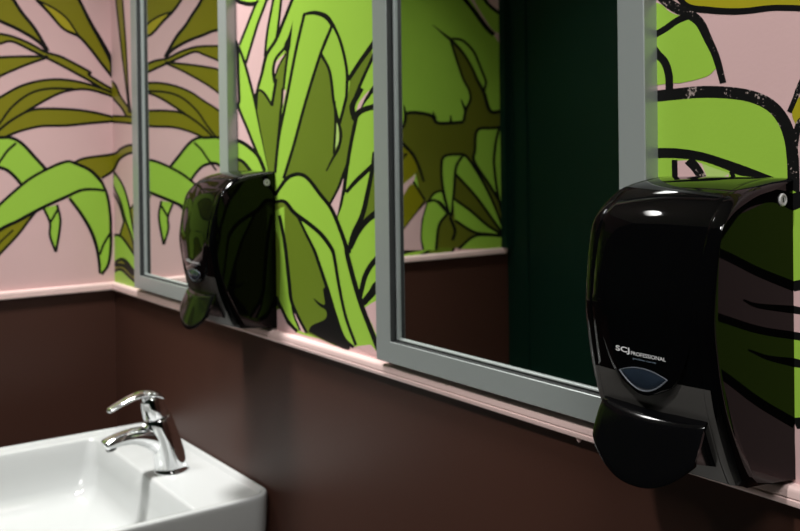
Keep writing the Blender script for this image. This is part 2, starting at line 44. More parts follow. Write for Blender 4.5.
F G 3132,13964 3085,14001 3038,14040 2991,14078 2943,14113 2896,14143 2848,14168 2799,14189 2750,14207 2703,14222 2657,14234 2614,14244 2572,14251 2532,14255 2491,14258 2450,14260 2409,14261 2367,14260 2325,14257 2283,14255 2241,14253 2199,14253 2157,14255 2115,14257 2072,14254 2030,14245 1988,14231 1947,14212 1905,14188 1862,14159 1817,14122 1769,14075 1719,14018 1667,13956 1616,13895 1568,13837 1522,13785 1479,13735 1436,13686 1394,13637 1351,13587 1794,13276 1808,13287 1821,13296 1834,13306 1849,13318 1865,13335 1884,13357 1903,13383 1924,13411 1947,13440 1971,13468 1996,13496 2024,13525 2053,13554 2082,13580 2111,13602 2138,13619 2165,13632 2192,13643 2220,13652 2251,13660 2283,13669 2316,13678 2351,13685 2387,13687 2425,13682 2465,13668 2507,13648 2551,13623 2593,13592 2633,13557 2670,13515 2705,13465 2739,13412 2773,13358 2807,13306
S K 3115,13938 3068,13975 3020,14014 2973,14052 2927,14086 2882,14115 2836,14139 2789,14159 2742,14176 2695,14190 2650,14202 2609,14212 2569,14218 2529,14222 2490,14225 2450,14227 2409,14228 2369,14226 2327,14224 2286,14222 2243,14220 2199,14220 2156,14222 2116,14223 2077,14221 2039,14213 2000,14200 1961,14182 1922,14160 1881,14131 1839,14096 1792,14051 1743,13995 1692,13934 1641,13872 1592,13815 1547,13762 1503,13712 1461,13663 1419,13614 1376,13565 | 3150,13990 3103,14027 3056,14066 3008,14104 2959,14140 2910,14172 2859,14198 2809,14220 2759,14238 2710,14253 2663,14266 2619,14276 2575,14283 2534,14288 2492,14291 2451,14293 2408,14294 2365,14293 2323,14290 2281,14288 2240,14286 2200,14286 2158,14289 2114,14290 2068,14287 2021,14278 1976,14262 1932,14242 1888,14217 1843,14186 1796,14147 1746,14099 1694,14041 1642,13979 1592,13917 1543,13860 1498,13808 1454,13758 1412,13708 1369,13660 1326,13610
S K 1775,13303 1790,13314 1803,13324 1815,13333 1828,13343 1842,13358 1859,13378 1878,13403 1899,13432 1922,13462 1947,13491 1974,13520 2002,13549 2032,13579 2062,13606 2093,13630 2123,13648 2153,13663 2182,13675 2212,13684 2243,13692 2275,13701 2309,13711 2347,13718 2388,13720 2432,13714 2476,13699 2521,13678 2567,13651 2612,13619 2654,13581 2694,13536 2730,13485 2765,13431 2798,13377 2832,13325 | 1813,13249 1826,13259 1839,13268 1854,13279 1870,13293 1889,13312 1908,13335 1929,13362 1949,13391 1971,13419 1994,13446 2019,13473 2046,13501 2074,13529 2102,13554 2128,13574 2153,13590 2177,13602 2202,13612 2229,13620 2258,13628 2291,13637 2323,13646 2354,13653 2385,13654 2417,13649 2454,13637 2494,13619 2534,13595 2575,13566 2612,13533 2647,13494 2681,13446 2714,13394 2748,13339 2782,13287
S K 1958,14160 1991,14132 2024,14104 2057,14075 2090,14044 2123,14010 2152,13972 2180,13934 2207,13893 2235,13851 2268,13806 2306,13756 2348,13702 2392,13645 2437,13588 2480,13533 | 1927,14121 1960,14092 1993,14064 2025,14036 2057,14007 2087,13975 2114,13941 2140,13904 2167,13864 2196,13821 2230,13774 2268,13723 2311,13669 2355,13613 2400,13556 2443,13500
F O 2723,12129 2631,12187 2535,12246 2440,12306 2350,12363 2270,12414 2203,12458 2148,12498 2098,12534 2045,12568 1984,12603 1912,12638 1833,12672 1751,12706 1667,12739 1584,12773 1584,12765 1613,12730 1640,12697 1668,12663 1698,12626 1733,12583 1770,12534 1811,12481 1854,12423 1901,12364 1953,12302 2012,12238 2077,12171 2145,12102 2213,12034 2277,11969 2336,11908 2393,11849 2448,11791 2504,11734 2559,11677
S K 1604,12782 1632,12748 1660,12714 1687,12680 1718,12643 1752,12600 1790,12551 1830,12497 1873,12440 1920,12381 1971,12320 2030,12257 2095,12190 2163,12121 2230,12053 2294,11988 2353,11927 2410,11868 2466,11810 2521,11753 2576,11695 | 1565,12748 1594,12713 1621,12680 1649,12646 1679,12609 1713,12566 1751,12518 1791,12464 1834,12407 1882,12346 1935,12284 1994,12220 2060,12152 2128,12083 2196,12015 2259,11950 2318,11889 2376,11830 2431,11773 2486,11715 2542,11658
S K 2034,12433 2076,12395 2118,12359 2160,12322 2204,12283 2249,12240 2297,12192 2347,12140 2397,12086 2448,12031 2498,11978 | 2011,12405 2054,12367 2096,12331 2138,12294 2181,12256 2226,12213 2273,12165 2322,12114 2373,12060 2424,12006 2474,11953
F G 1429,12823 1404,12764 1377,12706 1350,12647 1327,12589 1312,12532 1306,12478 1310,12426 1316,12375 1320,12322 1316,12265 1302,12203 1281,12137 1257,12069 1232,12001 1209,11933 1202,11932 1186,12014 1170,12098 1154,12181 1139,12259 1128,12330 1119,12392 1111,12446 1106,12496 1104,12545 1105,12598 1112,12655 1123,12713 1137,12771 1151,12830 1164,12888
S K 1452,12813 1427,12754 1400,12695 1373,12637 1352,12581 1337,12528 1332,12478 1335,12430 1342,12379 1346,12323 1341,12262 1326,12197 1305,12129 1281,12061 1256,11993 1233,11925 | 1406,12833 1381,12775 1353,12716 1327,12656 1303,12596 1287,12536 1281,12477 1284,12423 1291,12371 1294,12321 1290,12268 1277,12209 1257,12144 1233,12077 1208,12008 1185,11941
S K 1176,11926 1161,12008 1144,12091 1128,12174 1114,12254 1102,12325 1093,12387 1085,12441 1080,12493 1078,12544 1079,12599 1086,12658 1098,12718 1112,12777 1126,12836 1139,12894 | 1227,11939 1211,12020 1195,12104 1179,12187 1165,12265 1154,12336 1144,12397 1137,12450 1132,12499 1129,12546 1131,12597 1137,12651 1148,12708 1162,12766 1176,12824 1190,12883
S K 1171,12805 1246,12678 1320,12552 | 1131,12779 1206,12652 1281,12526
F O 842,13720 797,13742 757,13764 715,13785 662,13806 590,13826 487,13843 359,13858 222,13873 95,13888 0,13906 0,13926 0,13949 0,13973 0,13996 0,14016 0,14033 0,14050 0,14065 0,14077 0,14087 0,14092 0,14094 0,13942 0,13933 0,13926 0,13919 0,13909 0,13895 0,13878 0,13858 0,13835 0,13808 0,13777 0,13739 0,13695 0,13648 0,13602 3,13561 44,13526 91,13495 142,13466 194,13438 244,13408 362,13447 486,13487 606,13526 710,13562 786,13596 828,13624 843,13650 842,13673 838,13696
S K 830,13696 785,13718 745,13740 704,13761 653,13781 585,13799 484,13816 356,13831 219,13846 91,13861 0,13879 0,13902 0,13928 0,13955 0,13976 0,13993 0,14009 0,14025 0,14039 0,14051 0,14060 0,14065 0,14067 0,14067 0,14066 0,14066 | 853,13744 809,13766 769,13787 725,13810 670,13832 595,13852 491,13869 362,13885 225,13900 99,13915 4,13932 0,13951 0,13971 0,13991 0,14015 0,14039 0,14058 0,14075 0,14090 0,14103 0,14113 0,14119 0,14122 0,14122 0,14121 0,14122
S K 0,13968 0,13960 0,13953 0,13945 0,13935 0,13920 0,13902 0,13881 0,13857 0,13828 0,13794 0,13753 0,13706 0,13660 0,13617 23,13580 61,13548 106,13519 156,13490 208,13461 258,13432 | 0,13915 0,13907 0,13899 0,13892 0,13883 0,13870 0,13854 0,13835 0,13813 0,13788 0,13760 0,13726 0,13684 0,13636 0,13587 0,13542 27,13505 77,13472 129,13442 181,13414 230,13385
F G 2752,12465 2651,12563 2544,12666 2439,12767 2343,12860 2262,12938 2202,12994 2161,13033 2127,13064 2092,13095 2047,13134 1989,13185 1926,13241 1858,13299 1789,13355 1720,13406 1652,13451 1584,13494 1514,13533 1443,13571 1369,13607 1290,13643 1205,13681 1120,13715 1041,13743 974,13761 924,13767 888,13764 858,13753 826,13738 784,13719 729,13698 667,13672 601,13642 536,13608 477,13570 426,13528 379,13481 335,13431 291,13379 245,13330 222,13272 197,13215 173,13157 150,13097 131,13030 116,12956 103,12875 93,12791 84,12709 77,12633 73,12564 71,12500 71,12439 71,12378 70,12316 76,11954 86,11881 96,11806 106,11732 118,11663 133,11602 153,11551 177,11509 204,11471 230,11434 256,11395 270,11400 285,11402 300,11406 312,11417 322,11439 327,11476 327,11524 326,11579 326,11637 330,11696 337,11755 345,11818 356,11883 369,11949 384,12014 403,12078 425,12142 449,12206 473,12270 496,12334 496,12340 533,12408 570,12477 606,12545 644,12613 685,12681 729,12747 775,12814 822,12880 870,12946 917,13012 985,13041 1084,12999 1184,12957 1282,12915 1379,12873 1473,12830 1566,12785 1657,12739 1745,12692 1831,12647 1912,12605 1987,12572 2054,12545 2121,12517 2191,12484 2269,12438 2359,12376 2457,12302 2558,12222 2660,12141 2759,12063
S K 2735,12444 2633,12542 2527,12645 2421,12746 2325,12839 2244,12917 2184,12973 2143,13012 2109,13043 2075,13073 2030,13113 1972,13163 1908,13219 1841,13276 1772,13332 1704,13382 1637,13427 1570,13469 1501,13508 1430,13545 1357,13580 1279,13617 1194,13654 1110,13688 1032,13715 968,13732 924,13738 894,13735 870,13725 839,13710 796,13690 741,13668 679,13642 615,13612 553,13578 498,13542 450,13502 405,13456 362,13407 319,13355 274,13304 | 2770,12485 2669,12583 2562,12687 2457,12788 2361,12881 2280,12959 2220,13015 2179,13055 2145,13086 2110,13117 2064,13156 2007,13207 1943,13263 1875,13321 1805,13378 1736,13430 1667,13476 1597,13519 1527,13559 1455,13596 1381,13633 1301,13670 1216,13708 1130,13743 1049,13771 980,13790 925,13796 883,13793 847,13781 814,13766 772,13749 717,13728 654,13702 586,13672 519,13637 457,13598 402,13554 353,13505 307,13455 263,13404 217,13355
S K 273,13319 249,13260 225,13203 201,13147 179,13088 161,13024 146,12951 134,12871 124,12788 116,12707 109,12631 105,12565 103,12503 103,12443 103,12382 103,12317 103,12247 102,12175 102,12102 103,12030 108,11958 114,11886 122,11811 133,11739 146,11672 162,11614 184,11567 209,11528 238,11492 270,11455 299,11415 | 218,13341 194,13283 169,13226 144,13168 121,13106 101,13037 85,12961 72,12878 61,12794 52,12711 45,12634 40,12566 38,12502 37,12441 37,12380 37,12315 37,12245 36,12173 37,12098 39,12024 44,11950 51,11876 59,11800 70,11725 85,11654 104,11590 129,11535 159,11490 191,11451 222,11415 251,11377
S K 2737,12032 2638,12110 2536,12191 2435,12271 2339,12345 2251,12406 2174,12451 2106,12484 2041,12511 1973,12538 1897,12573 1815,12615 1729,12660 1641,12707 1550,12754 1459,12799 1362,12843 1260,12888 1157,12932 1059,12973 972,13010 897,13043 833,13073 776,13099 723,13120 670,13136 615,13146 561,13150 507,13151 456,13150 407,13148 363,13145 323,13139 285,13132 246,13124 205,13117 | 2780,12094 2681,12171 2580,12252 2478,12332 2380,12407 2288,12470 2207,12517 2135,12551 2068,12578 2001,12605 1928,12638 1847,12679 1761,12724 1672,12770 1581,12817 1488,12862 1390,12907 1287,12951 1184,12995 1085,13036 998,13072 925,13104 860,13133 801,13158 744,13180 685,13197 624,13207 565,13212 508,13212 454,13209 404,13206 357,13202 314,13195 274,13187 236,13178 196,13170
S K 943,12993 896,12927 848,12861 802,12795 756,12729 713,12663 672,12595 633,12527 595,12459 561,12392 529,12326 502,12261 478,12196 457,12133 437,12069 419,12006 404,11943 391,11880 380,11816 371,11754 363,11694 357,11637 353,11582 350,11529 347,11475 344,11420 | 892,13030 845,12965 796,12899 748,12833 701,12766 656,12698 614,12630 572,12561 533,12492 496,12422 463,12354 434,12286 408,12219 385,12153 366,12087 349,12021 334,11955 322,11888 312,11823 304,11759 297,11697 292,11638 289,11582 288,11527 286,11473 284,11418
S K 104,12265 134,12219 164,12173 194,12127 223,12081 248,12035 269,11990 286,11947 301,11905 316,11863 331,11822 | 62,12238 92,12191 122,12145 152,12099 180,12055 204,12011 224,11969 240,11928 255,11886 270,11845 285,11802
F G 7171,18722 11170,19173 11170,14910 11152,11207 9578,11278 6916,13582 7124,15714
F P 9613,18180 9677,18138 9742,18095 9806,18052 9868,18009 9923,17965 9971,17921 10012,17879 10049,17835 10088,17789 10131,17738 10180,17682 10230,17622 10282,17559 10337,17495 10394,17431 10455,17366 10520,17299 10587,17232 10652,17166 10714,17102 10771,17041 10825,16982 10878,16924 10930,16866 10984,16808 11044,17102 10977,17121 10909,17136 10842,17152 10777,17174 10716,17206 10659,17247 10607,17296 10556,17351 10504,17411 10449,17475 10387,17546 10321,17623 10254,17704 10190,17784 10133,17860 10085,17932 10043,18002 10004,18071 9967,18140 9927,18208
S K 9446,18128 9498,18082 9548,18036 9600,17990 9653,17943 9710,17893 9769,17842 9830,17789 9890,17733 9953,17675 10017,17613 10086,17544 10159,17467 10234,17388 10310,17313 10381,17247 10448,17192 10509,17146 10567,17106 10624,17067 10681,17027 | 9573,18214 9622,18166 9670,18118 9718,18070 9769,18021 9822,17970 9878,17917 9937,17864 10001,17810 10068,17753 10137,17692 10211,17622 10289,17547 10367,17470 10442,17397 10510,17335 10571,17284 10629,17242 10685,17203 10742,17165 10801,17123
F P 10405,18169 10457,18106 10506,18042 10557,17978 10611,17917 10671,17863 10740,17816 10815,17776 10894,17739 10974,17703 11052,17665 11117,18232
S K 10247,18129 10297,18076 10344,18023 10394,17968 10451,17913 10518,17859 10597,17808 10684,17759 10776,17713 10868,17667 10957,17620 | 10349,18191 10400,18137 10448,18083 10496,18030 10548,17980 10608,17932 10681,17885 10763,17840 10853,17794 10946,17748 11037,17701
F X 9232,16837 9271,16733 9309,16629 9348,16526 9388,16422 9429,16318 9473,16211 9519,16100 9566,15991 9612,15891 9654,15804 9695,15737 9736,15685 9773,15641 9807,15599 9833,15550 9855,15496 9874,15439 9886,15382 9889,15325 9882,15268 9859,15210 9823,15153 9780,15095 9735,15038 9694,14980 9621,14676 8744,14648 8547,14831 8446,14847 8342,14864 8241,14881 8145,14894 8059,14902 7982,14907 7911,14911 7847,14910 7792,14898 7746,14870 7713,14817 7694,14742 7680,14659 7666,14583 7645,14529 7616,14501 7583,14489 7549,14487 7513,14487 7479,14482 7373,13948 7480,13929 7588,13942 7695,13939 7803,13872 7909,13692 8014,13365 8117,12923 8220,12414 8323,11886 8427,11387 11152,11207 11123,15038 10626,14955 10599,14963 10554,15067 10511,15170 10467,15273 10419,15377 10364,15484 10294,15601 10212,15728 10128,15852 10054,15961 9999,16043 9973,16087 9969,16101 9972,16102 9970,16109 9948,16140 9904,16200 9848,16278 9782,16364 9712,16451 9640,16530 9564,16600 9483,16667 9399,16732 9315,16796 9232,16861
S K 8627,17201 8716,17140 8809,17076 8900,17013 8983,16956 9052,16909 9104,16877 9142,16856 9170,16840 9195,16827 9224,16810 | 8640,17213 8738,17162 8840,17107 8941,17054 9034,17007 9111,16969 9164,16942 9202,16925 9230,16914 9259,16903 9292,16890
S K 9166,16862 9211,16751 9255,16639 9300,16526 9344,16415 9389,16306 9435,16197 9482,16086 9528,15977 9573,15878 9616,15791 9659,15721 9701,15667 9739,15622 9771,15582 9796,15538 9816,15488 9832,15439 9842,15390 9845,15341 9839,15293 9820,15243 9788,15190 9748,15133 9708,15074 9675,15012 9651,14949 9633,14887 9617,14825 9603,14764 9587,14703 | 9248,16888 9292,16776 9336,16663 9381,16550 9425,16439 9469,16331 9515,16221 9561,16109 9607,16002 9651,15903 9692,15818 9732,15753 9770,15702 9808,15658 9843,15613 9871,15562 9894,15509 9913,15455 9926,15400 9931,15343 9925,15283 9904,15221 9869,15161 9830,15102 9794,15046 9765,14990 9746,14933 9730,14874 9716,14813 9703,14752 9688,14690
S K 9195,16831 9278,16767 9363,16703 9447,16639 9527,16574 9601,16506 9670,16433 9736,16355 9799,16275 9856,16196 9908,16123 9949,16055 9983,15992 10013,15931 10044,15868 10081,15802 10124,15736 10170,15673 10216,15609 10262,15541 10306,15465 10345,15370 10380,15252 10419,15130 10473,15019 10558,14934 10683,14900 10816,14908 10947,14935 11073,14965 11170,14986 | 9270,16890 9352,16825 9436,16760 9520,16695 9601,16626 9678,16554 9749,16477 9816,16396 9879,16313 9936,16233 9988,16157 10033,16088 10071,16024 10105,15963 10138,15902 10176,15841 10220,15780 10268,15719 10318,15655 10370,15585 10422,15503 10466,15399 10504,15279 10543,15162 10589,15067 10640,15016 10702,15002 10794,15010 10910,15036 11039,15068 11164,15091
S K 9277,16858 9350,16854 9423,16853 9492,16851 9557,16842 9622,16823 9692,16788 9767,16742 9841,16688 9910,16629 9971,16569 10020,16507 10061,16440 10098,16369 10134,16295 10173,16218 10218,16136 10266,16047 10312,15959 10352,15880 10380,15819 10396,15783 10400,15771 10400,15774 10395,15763 10388,15737 10379,15697 10366,15649 10351,15596 10335,15542 10320,15490 | 9291,16925 9361,16921 9433,16921 9508,16918 9587,16908 9667,16884 9747,16845 9827,16795 9906,16738 9980,16676 10045,16611 10099,16543 10143,16472 10181,16398 10218,16323 10256,16248 10301,16166 10349,16076 10396,15987 10437,15907 10466,15845 10482,15807 10490,15784 10488,15762 10483,15751 10477,15728 10468,15688 10455,15638 10439,15584 10423,15530 10408,15478
S K 7433,14463 7471,14464 7511,14462 7556,14462 7606,14469 7654,14493 7689,14531 7713,14575 7731,14622 7745,14667 7759,14708 7766,14749 7766,14788 7765,14816 7768,14830 7775,14836 7803,14846 7850,14855 7910,14860 7979,14861 8054,14859 8142,14853 8246,14843 8352,14829 8448,14811 8521,14791 8560,14767 8585,14734 8611,14691 8652,14643 8721,14606 8810,14591 8905,14587 9006,14590 9106,14596 9200,14600 9290,14605 9379,14611 9466,14619 9553,14626 9641,14634 | 7431,14539 7473,14540 7515,14539 7550,14539 7574,14543 7589,14550 7604,14568 7621,14601 7636,14642 7649,14685 7661,14722 7666,14752 7665,14784 7664,14821 7676,14865 7717,14903 7772,14925 7835,14938 7906,14945 7982,14947 8063,14945 8156,14939 8264,14930 8376,14916 8482,14897 8574,14871 8643,14830 8685,14780 8711,14736 8733,14707 8766,14689 8826,14679 8909,14676 9003,14678 9102,14683 9196,14688 9284,14692 9370,14698 9457,14705 9544,14712 9633,14719
S K 7650,15077 7666,14950 7681,14822 | 7686,15084 7733,14963 7781,14841
S K 8590,14937 8612,14835 8634,14732 | 8627,14947 8681,14853 8736,14759
S K 9182,14852 9163,14752 9144,14652 | 9221,14852 9237,14752 9253,14653
S K 9539,15274 9598,15115 9657,14956 | 9576,15286 9669,15138 9762,14989
F G 11170,14554 11059,14548 10947,14542 10836,14537 10727,14530 10619,14521 10508,14518 10391,14520 10279,14518 10181,14500 10107,14457 10062,14377 10039,14267 10030,14144 10026,14023 10019,13923 10002,13850 9978,13795 9962,13743 9964,13683 9997,13599 10074,13484 10186,13346 10316,13197 10445,13051 10553,12922 10639,12813 10717,12716 10787,12625 10848,12535 10900,12439 10941,12338 10970,12236 10992,12133 11013,12029 11036,11926 11170,11935 11170,13782
S K 11168,14595 11056,14589 10945,14584 10834,14578 10723,14571 10617,14562 10508,14559 10392,14561 10274,14558 10160,14537 10065,14480 10011,14387 9987,14270 9977,14145 9974,14025 9967,13927 9951,13860 9928,13806 9910,13747 9913,13675 9949,13584 10028,13464 10142,13324 10272,13175 10400,13029 10507,12901 10593,12793 10671,12696 10739,12606 10798,12519 10849,12427 10888,12330 10916,12230 10938,12129 10958,12025 10982,11921 | 11170,14513 11062,14507 10950,14501 10839,14496 10731,14489 10622,14480 10507,14477 10390,14480 10285,14478 10203,14464 10149,14433 10113,14366 10091,14263 10082,14142 10079,14022 10072,13918 10053,13840 10029,13783 10014,13739 10016,13690 10045,13615 10119,13504 10231,13368 10360,13219 10490,13073 10598,12943 10685,12834 10763,12736 10834,12644 10897,12551 10952,12452 10994,12347 11024,12242 11047,12137 11067,12034 11091,11931
S K 10844,14512 10823,14454 10801,14396 10779,14337 10759,14278 10740,14219 10725,14161 10712,14105 10701,14048 10690,13987 10680,13922 10669,13857 10657,13791 10647,13718 10641,13630 10645,13521 10658,13382 10678,13219 10704,13043 10734,12869 10766,12707 10800,12562 10839,12423 10880,12289 10921,12157 10961,12022 | 10942,14493 10920,14434 10898,14376 10876,14318 10856,14261 10839,14204 10824,14148 10811,14093 10800,14038 10790,13979 10780,13913 10769,13847 10756,13782 10746,13712 10741,13629 10744,13524 10757,13388 10778,13226 10804,13051 10834,12877 10865,12717 10899,12573 10937,12437 10978,12304 11020,12171 11060,12035
F G 9360,13478 9408,13554 9455,13642 9502,13724 9555,13783 9617,13801 9689,13773 9769,13710 9854,13620 9945,13514 10037,13400 10135,13274 10241,13128 10348,12970 10452,12810 10548,12654 10638,12497 10725,12333 10806,12171 10878,12023 10937,11897 10980,11801 11008,11729 11027,11670 11045,11614 11067,11552 11049,11553 10987,11617 10932,11675 10874,11736 10804,11811 10714,11909 10598,12039 10463,12193 10317,12359 10169,12523 10026,12672 9888,12804 9750,12928 9613,13047 9476,13164 9340,13283
S K 9402,13461 9451,13539 9498,13627 9544,13706 9586,13755 9613,13765 9659,13744 9732,13686 9815,13599 9904,13494 9996,13381 10093,13256 10197,13111 10304,12954 10408,12794 10503,12640 10592,12483 10679,12320 10759,12160 10830,12012 10889,11887 10931,11792 10959,11721 10978,11663 10996,11607 11017,11544 | 9318,13495 9365,13569 9411,13656 9461,13741 9524,13810 9621,13838 9718,13803 9805,13734 9894,13641 9985,13534 10078,13419 10177,13292 10284,13145 10392,12987 10497,12825 10594,12669 10684,12510 10772,12345 10853,12183 10925,12034 10985,11908 11028,11811 11057,11737 11077,11677 11094,11621 11116,11559
S K 11089,11574 11028,11638 10972,11696 10914,11757 10845,11831 10755,11929 10639,12059 10504,12213 10357,12380 10208,12544 10064,12695 9925,12828 9786,12952 9648,13072 9511,13189 9375,13307 | 11008,11532 10947,11597 10891,11654 10833,11715 10763,11790 10673,11888 10557,12019 10422,12173 10277,12339 10129,12502 9988,12650 9851,12781 9715,12904 9578,13023 9441,13140 9305,13259
F G 9173,12170 9149,12206 9126,12237 9103,12270 9079,12316 9052,12383 9021,12477 8987,12594 8952,12722 8921,12851 8897,12970 8880,13081 8868,13193 8860,13300 8859,13399 8864,13487 8872,13563 8880,13630 8898,13689 8932,13737 8992,13775 9084,13799 9204,13809 9341,13811 9482,13811 9617,13815 9617,13801 9562,13741 9505,13684 9449,13626 9399,13559 9360,13478 9333,13380 9317,13270 9307,13150 9297,13024 9284,12894 9266,12758 9247,12614 9228,12465 9209,12316 9190,12169
S K 9214,12185 9190,12223 9167,12254 9145,12285 9122,12327 9097,12391 9067,12485 9032,12601 8997,12729 8966,12857 8943,12974 8926,13084 8913,13195 8906,13300 8905,13398 8910,13484 8918,13559 8926,13624 8941,13675 8967,13713 9013,13743 9093,13763 9207,13772 9341,13774 9483,13774 9619,13778 | 9131,12154 9109,12190 9086,12220 9061,12256 9035,12305 9008,12374 8976,12470 8942,12588 8907,12716 8875,12846 8851,12966 8834,13078 8822,13191 8814,13299 8813,13400 8818,13489 8826,13566 8835,13636 8855,13702 8897,13761 8970,13807 9074,13835 9201,13845 9340,13847 9482,13847 9615,13851
S K 9578,13823 9524,13763 9467,13707 9410,13646 9357,13575 9314,13489 9287,13386 9271,13274 9260,13153 9251,13027 9237,12898 9220,12762 9201,12619 9182,12470 9162,12321 9143,12174 | 9656,13780 9600,13719 9543,13662 9489,13606 9442,13543 9405,13468 9380,13374 9364,13266 9354,13147 9344,13020 9331,12889 9313,12753 9294,12609 9275,12460 9255,12311 9236,12163
F G 9247,12648 9366,12576 9486,12505 9607,12434 9728,12360 9848,12283 9968,12200 10089,12111 10209,12021 10329,11934 10448,11855 10565,11787 10682,11726 10797,11669 10913,11612 11031,11554 10911,11567 10792,11580 10673,11592 10557,11606 10444,11622 10338,11635 10237,11646 10138,11660 10035,11682 9925,11718 9806,11771 9680,11838 9551,11912 9422,11988 9296,12060
S K 9219,12619 9338,12547 9458,12476 9579,12405 9699,12332 9818,12255 9936,12173 10056,12084 10176,11994 10297,11907 10418,11827 10538,11757 10656,11695 10772,11637 10888,11581 11004,11522 | 9274,12677 9394,12605 9514,12535 9635,12463 9757,12389 9879,12311 10001,12226 10122,12137 10242,12047 10361,11961 10478,11884 10593,11817 10708,11757 10823,11700 10939,11644 11057,11585
S K 11035,11592 10915,11605 10795,11617 10677,11630 10562,11644 10450,11659 10343,11672 10242,11683 10146,11696 10049,11717 9945,11751 9830,11802 9706,11868 9578,11941 9449,12017 9322,12089 | 11026,11516 10907,11529 10788,11542 10669,11555 10552,11569 10439,11584 10334,11598 10233,11609 10130,11623 10022,11647 9905,11685 9782,11740 9654,11808 9524,11883 9396,11959 9270,12030
F G 8446,12626 8478,12662 8507,12701 8538,12739 8571,12772 8610,12799 8659,12820 8716,12837 8775,12848 8828,12851 8871,12842 8897,12821 8912,12788 8922,12747 8933,12699 8949,12645 8974,12584 9002,12513 9032,12437 9062,12359 9092,12284 9091,12251 9036,12316 8982,12384 8928,12450 8871,12508 8809,12554 8741,12583 8669,12599 8595,12608 8520,12615
S K 8478,12608 8509,12645 8539,12684 8569,12721 8599,12751 8632,12774 8675,12792 8728,12808 8781,12818 8826,12820 8853,12815 8865,12805 8875,12781 8884,12743 8895,12694 8912,12638 8937,12576 8965,12505 8995,12429 9025,12351 9055,12276 | 8415,12643 8446,12679 8475,12717 8507,12757 8543,12794 8588,12824 8642,12847 8704,12866 8768,12878 8830,12881 8888,12868 8930,12836 8949,12796 8960,12752 8970,12704 8987,12653 9011,12592 9039,12521 9069,12445 9099,12367 9129,12292
S K 9123,12268 9068,12332 9014,12399 8959,12467 8899,12528 8831,12578 8755,12611 8676,12629 8598,12638 8524,12645 8452,12655 | 9060,12235 9004,12300 8950,12368 8897,12433 8843,12489 8787,12530 8728,12555 8663,12570 8591,12578 8516,12585 8441,12596
F G 8227,11337 8210,11400 8192,11460 8174,11522 8160,11587 8153,11659 8152,11739 8157,11825 8166,11915 8180,12008 8199,12101 8225,12196 8257,12293 8293,12392 8331,12491 8366,12590 8429,12596 8491,12607 8554,12616 8619,12613 8688,12591 8761,12543 8837,12476 8916,12397 8996,12316 9075,12239 9050,12253 8989,12196 8924,12145 8862,12091 8805,12027 8759,11945 8726,11838 8703,11714 8686,11578 8670,11441 8652,11308
S K 8271,11342 8254,11405 8235,11466 8218,11527 8204,11589 8197,11659 8197,11736 8201,11821 8211,11910 8225,12001 8243,12093 8268,12186 8300,12282 8336,12381 8374,12480 8409,12579 | 8183,11332 8167,11394 8148,11454 8130,11517 8116,11585 8108,11660 8108,11742 8112,11830 8122,11921 8136,12015 8155,12110 8181,12206 8214,12304 8250,12404 8287,12503 8323,12601
S K 8372,12555 8438,12560 8501,12572 8558,12580 8610,12578 8665,12560 8729,12518 8803,12453 8880,12376 8960,12294 9039,12217 | 8359,12626 8420,12631 8481,12643 8550,12652 8628,12648 8711,12621 8792,12569 8872,12499 8952,12419 9032,12337 9110,12261
S K 9014,12278 8954,12222 8890,12171 8825,12115 8765,12046 8715,11958 8681,11847 8657,11720 8640,11584 8625,11447 8606,11315 | 9086,12229 9024,12171 8959,12119 8898,12068 8846,12008 8802,11932 8771,11830 8748,11707 8731,11573 8716,11435 8697,11302
F G 9409,11290 9511,11353 9614,11421 9716,11487 9820,11544 9923,11586 10024,11609 10122,11618 10222,11616 10328,11610 10444,11602 10574,11591 10714,11574 10860,11553 11009,11532 11156,11512 11170,11183
S K 9440,11260 9543,11324 9646,11392 9747,11457 9847,11512 9944,11551 10037,11572 10128,11580 10223,11579 10327,11572 10442,11564 10570,11553 10708,11536 10854,11516 11003,11494 11151,11475 | 9378,11319 9480,11382 9582,11450 9686,11517 9792,11576 9902,11620 10011,11645 10116,11655 10221,11654 10329,11647 10446,11639 10577,11628 10719,11611 10866,11591 11015,11570 11162,11550
S K 9084,12140 9120,12065 9160,11988 9198,11913 9226,11845 9241,11785 9240,11735 9226,11690 9204,11644 9178,11596 9156,11546 | 9178,12165 9214,12090 9254,12014 9293,11937 9325,11861 9342,11788 9341,11721 9323,11662 9299,11611 9274,11564 9253,11516
F O 6780,14381 6966,14327 7163,14274 7358,14220 7536,14163 7683,14102 7793,14037 7876,13969 7938,13899 7987,13827 8028,13754 8057,13680 8069,13604 8071,13527 8072,13450 8077,13374 7966,13302 7859,13230 7752,13159 7637,13089 7512,13023 7372,12960 7221,12899 7064,12841 6907,12783 6754,12726
S K 7487,14129 7567,14068 7650,14007 7731,13946 7805,13886 7869,13824 7923,13761 7969,13696 8010,13628 8047,13558 8084,13487 8120,13414 8152,13339 8182,13262 8212,13184 8243,13107 | 7573,14201 7649,14138 7730,14075 7810,14011 7886,13944 7954,13875 8010,13803 8056,13731 8096,13659 8132,13586 8167,13512 8201,13436 8231,13358 8259,13279 8286,13201 8314,13123
F P 6753,12664 6907,12733 7066,12803 7224,12873 7375,12943 7512,13010 7630,13075 7733,13138 7829,13200 7922,13261 8021,13324 7939,13092 7857,13008 7782,12931 7704,12850 7614,12756 7506,12636 7373,12484 7221,12308 7059,12119 6896,11927 6739,11745
F O 6741,11867 6898,12024 7062,12188 7224,12351 7375,12503 7506,12636 7609,12757 7691,12872 7760,12970 7826,13037 7899,13062 7979,13031 8060,12953 8140,12846 8221,12732 8303,12631 8286,12574 8224,12509 8165,12445 8104,12381 8039,12314 7965,12239 7885,12161 7801,12079 7710,11993 7609,11898 7493,11793 7358,11673 7206,11542 7046,11404 6885,11266 6730,11183
S K 7908,13109 8089,12864 8271,12616 | 7971,13139 8152,12893 8335,12645
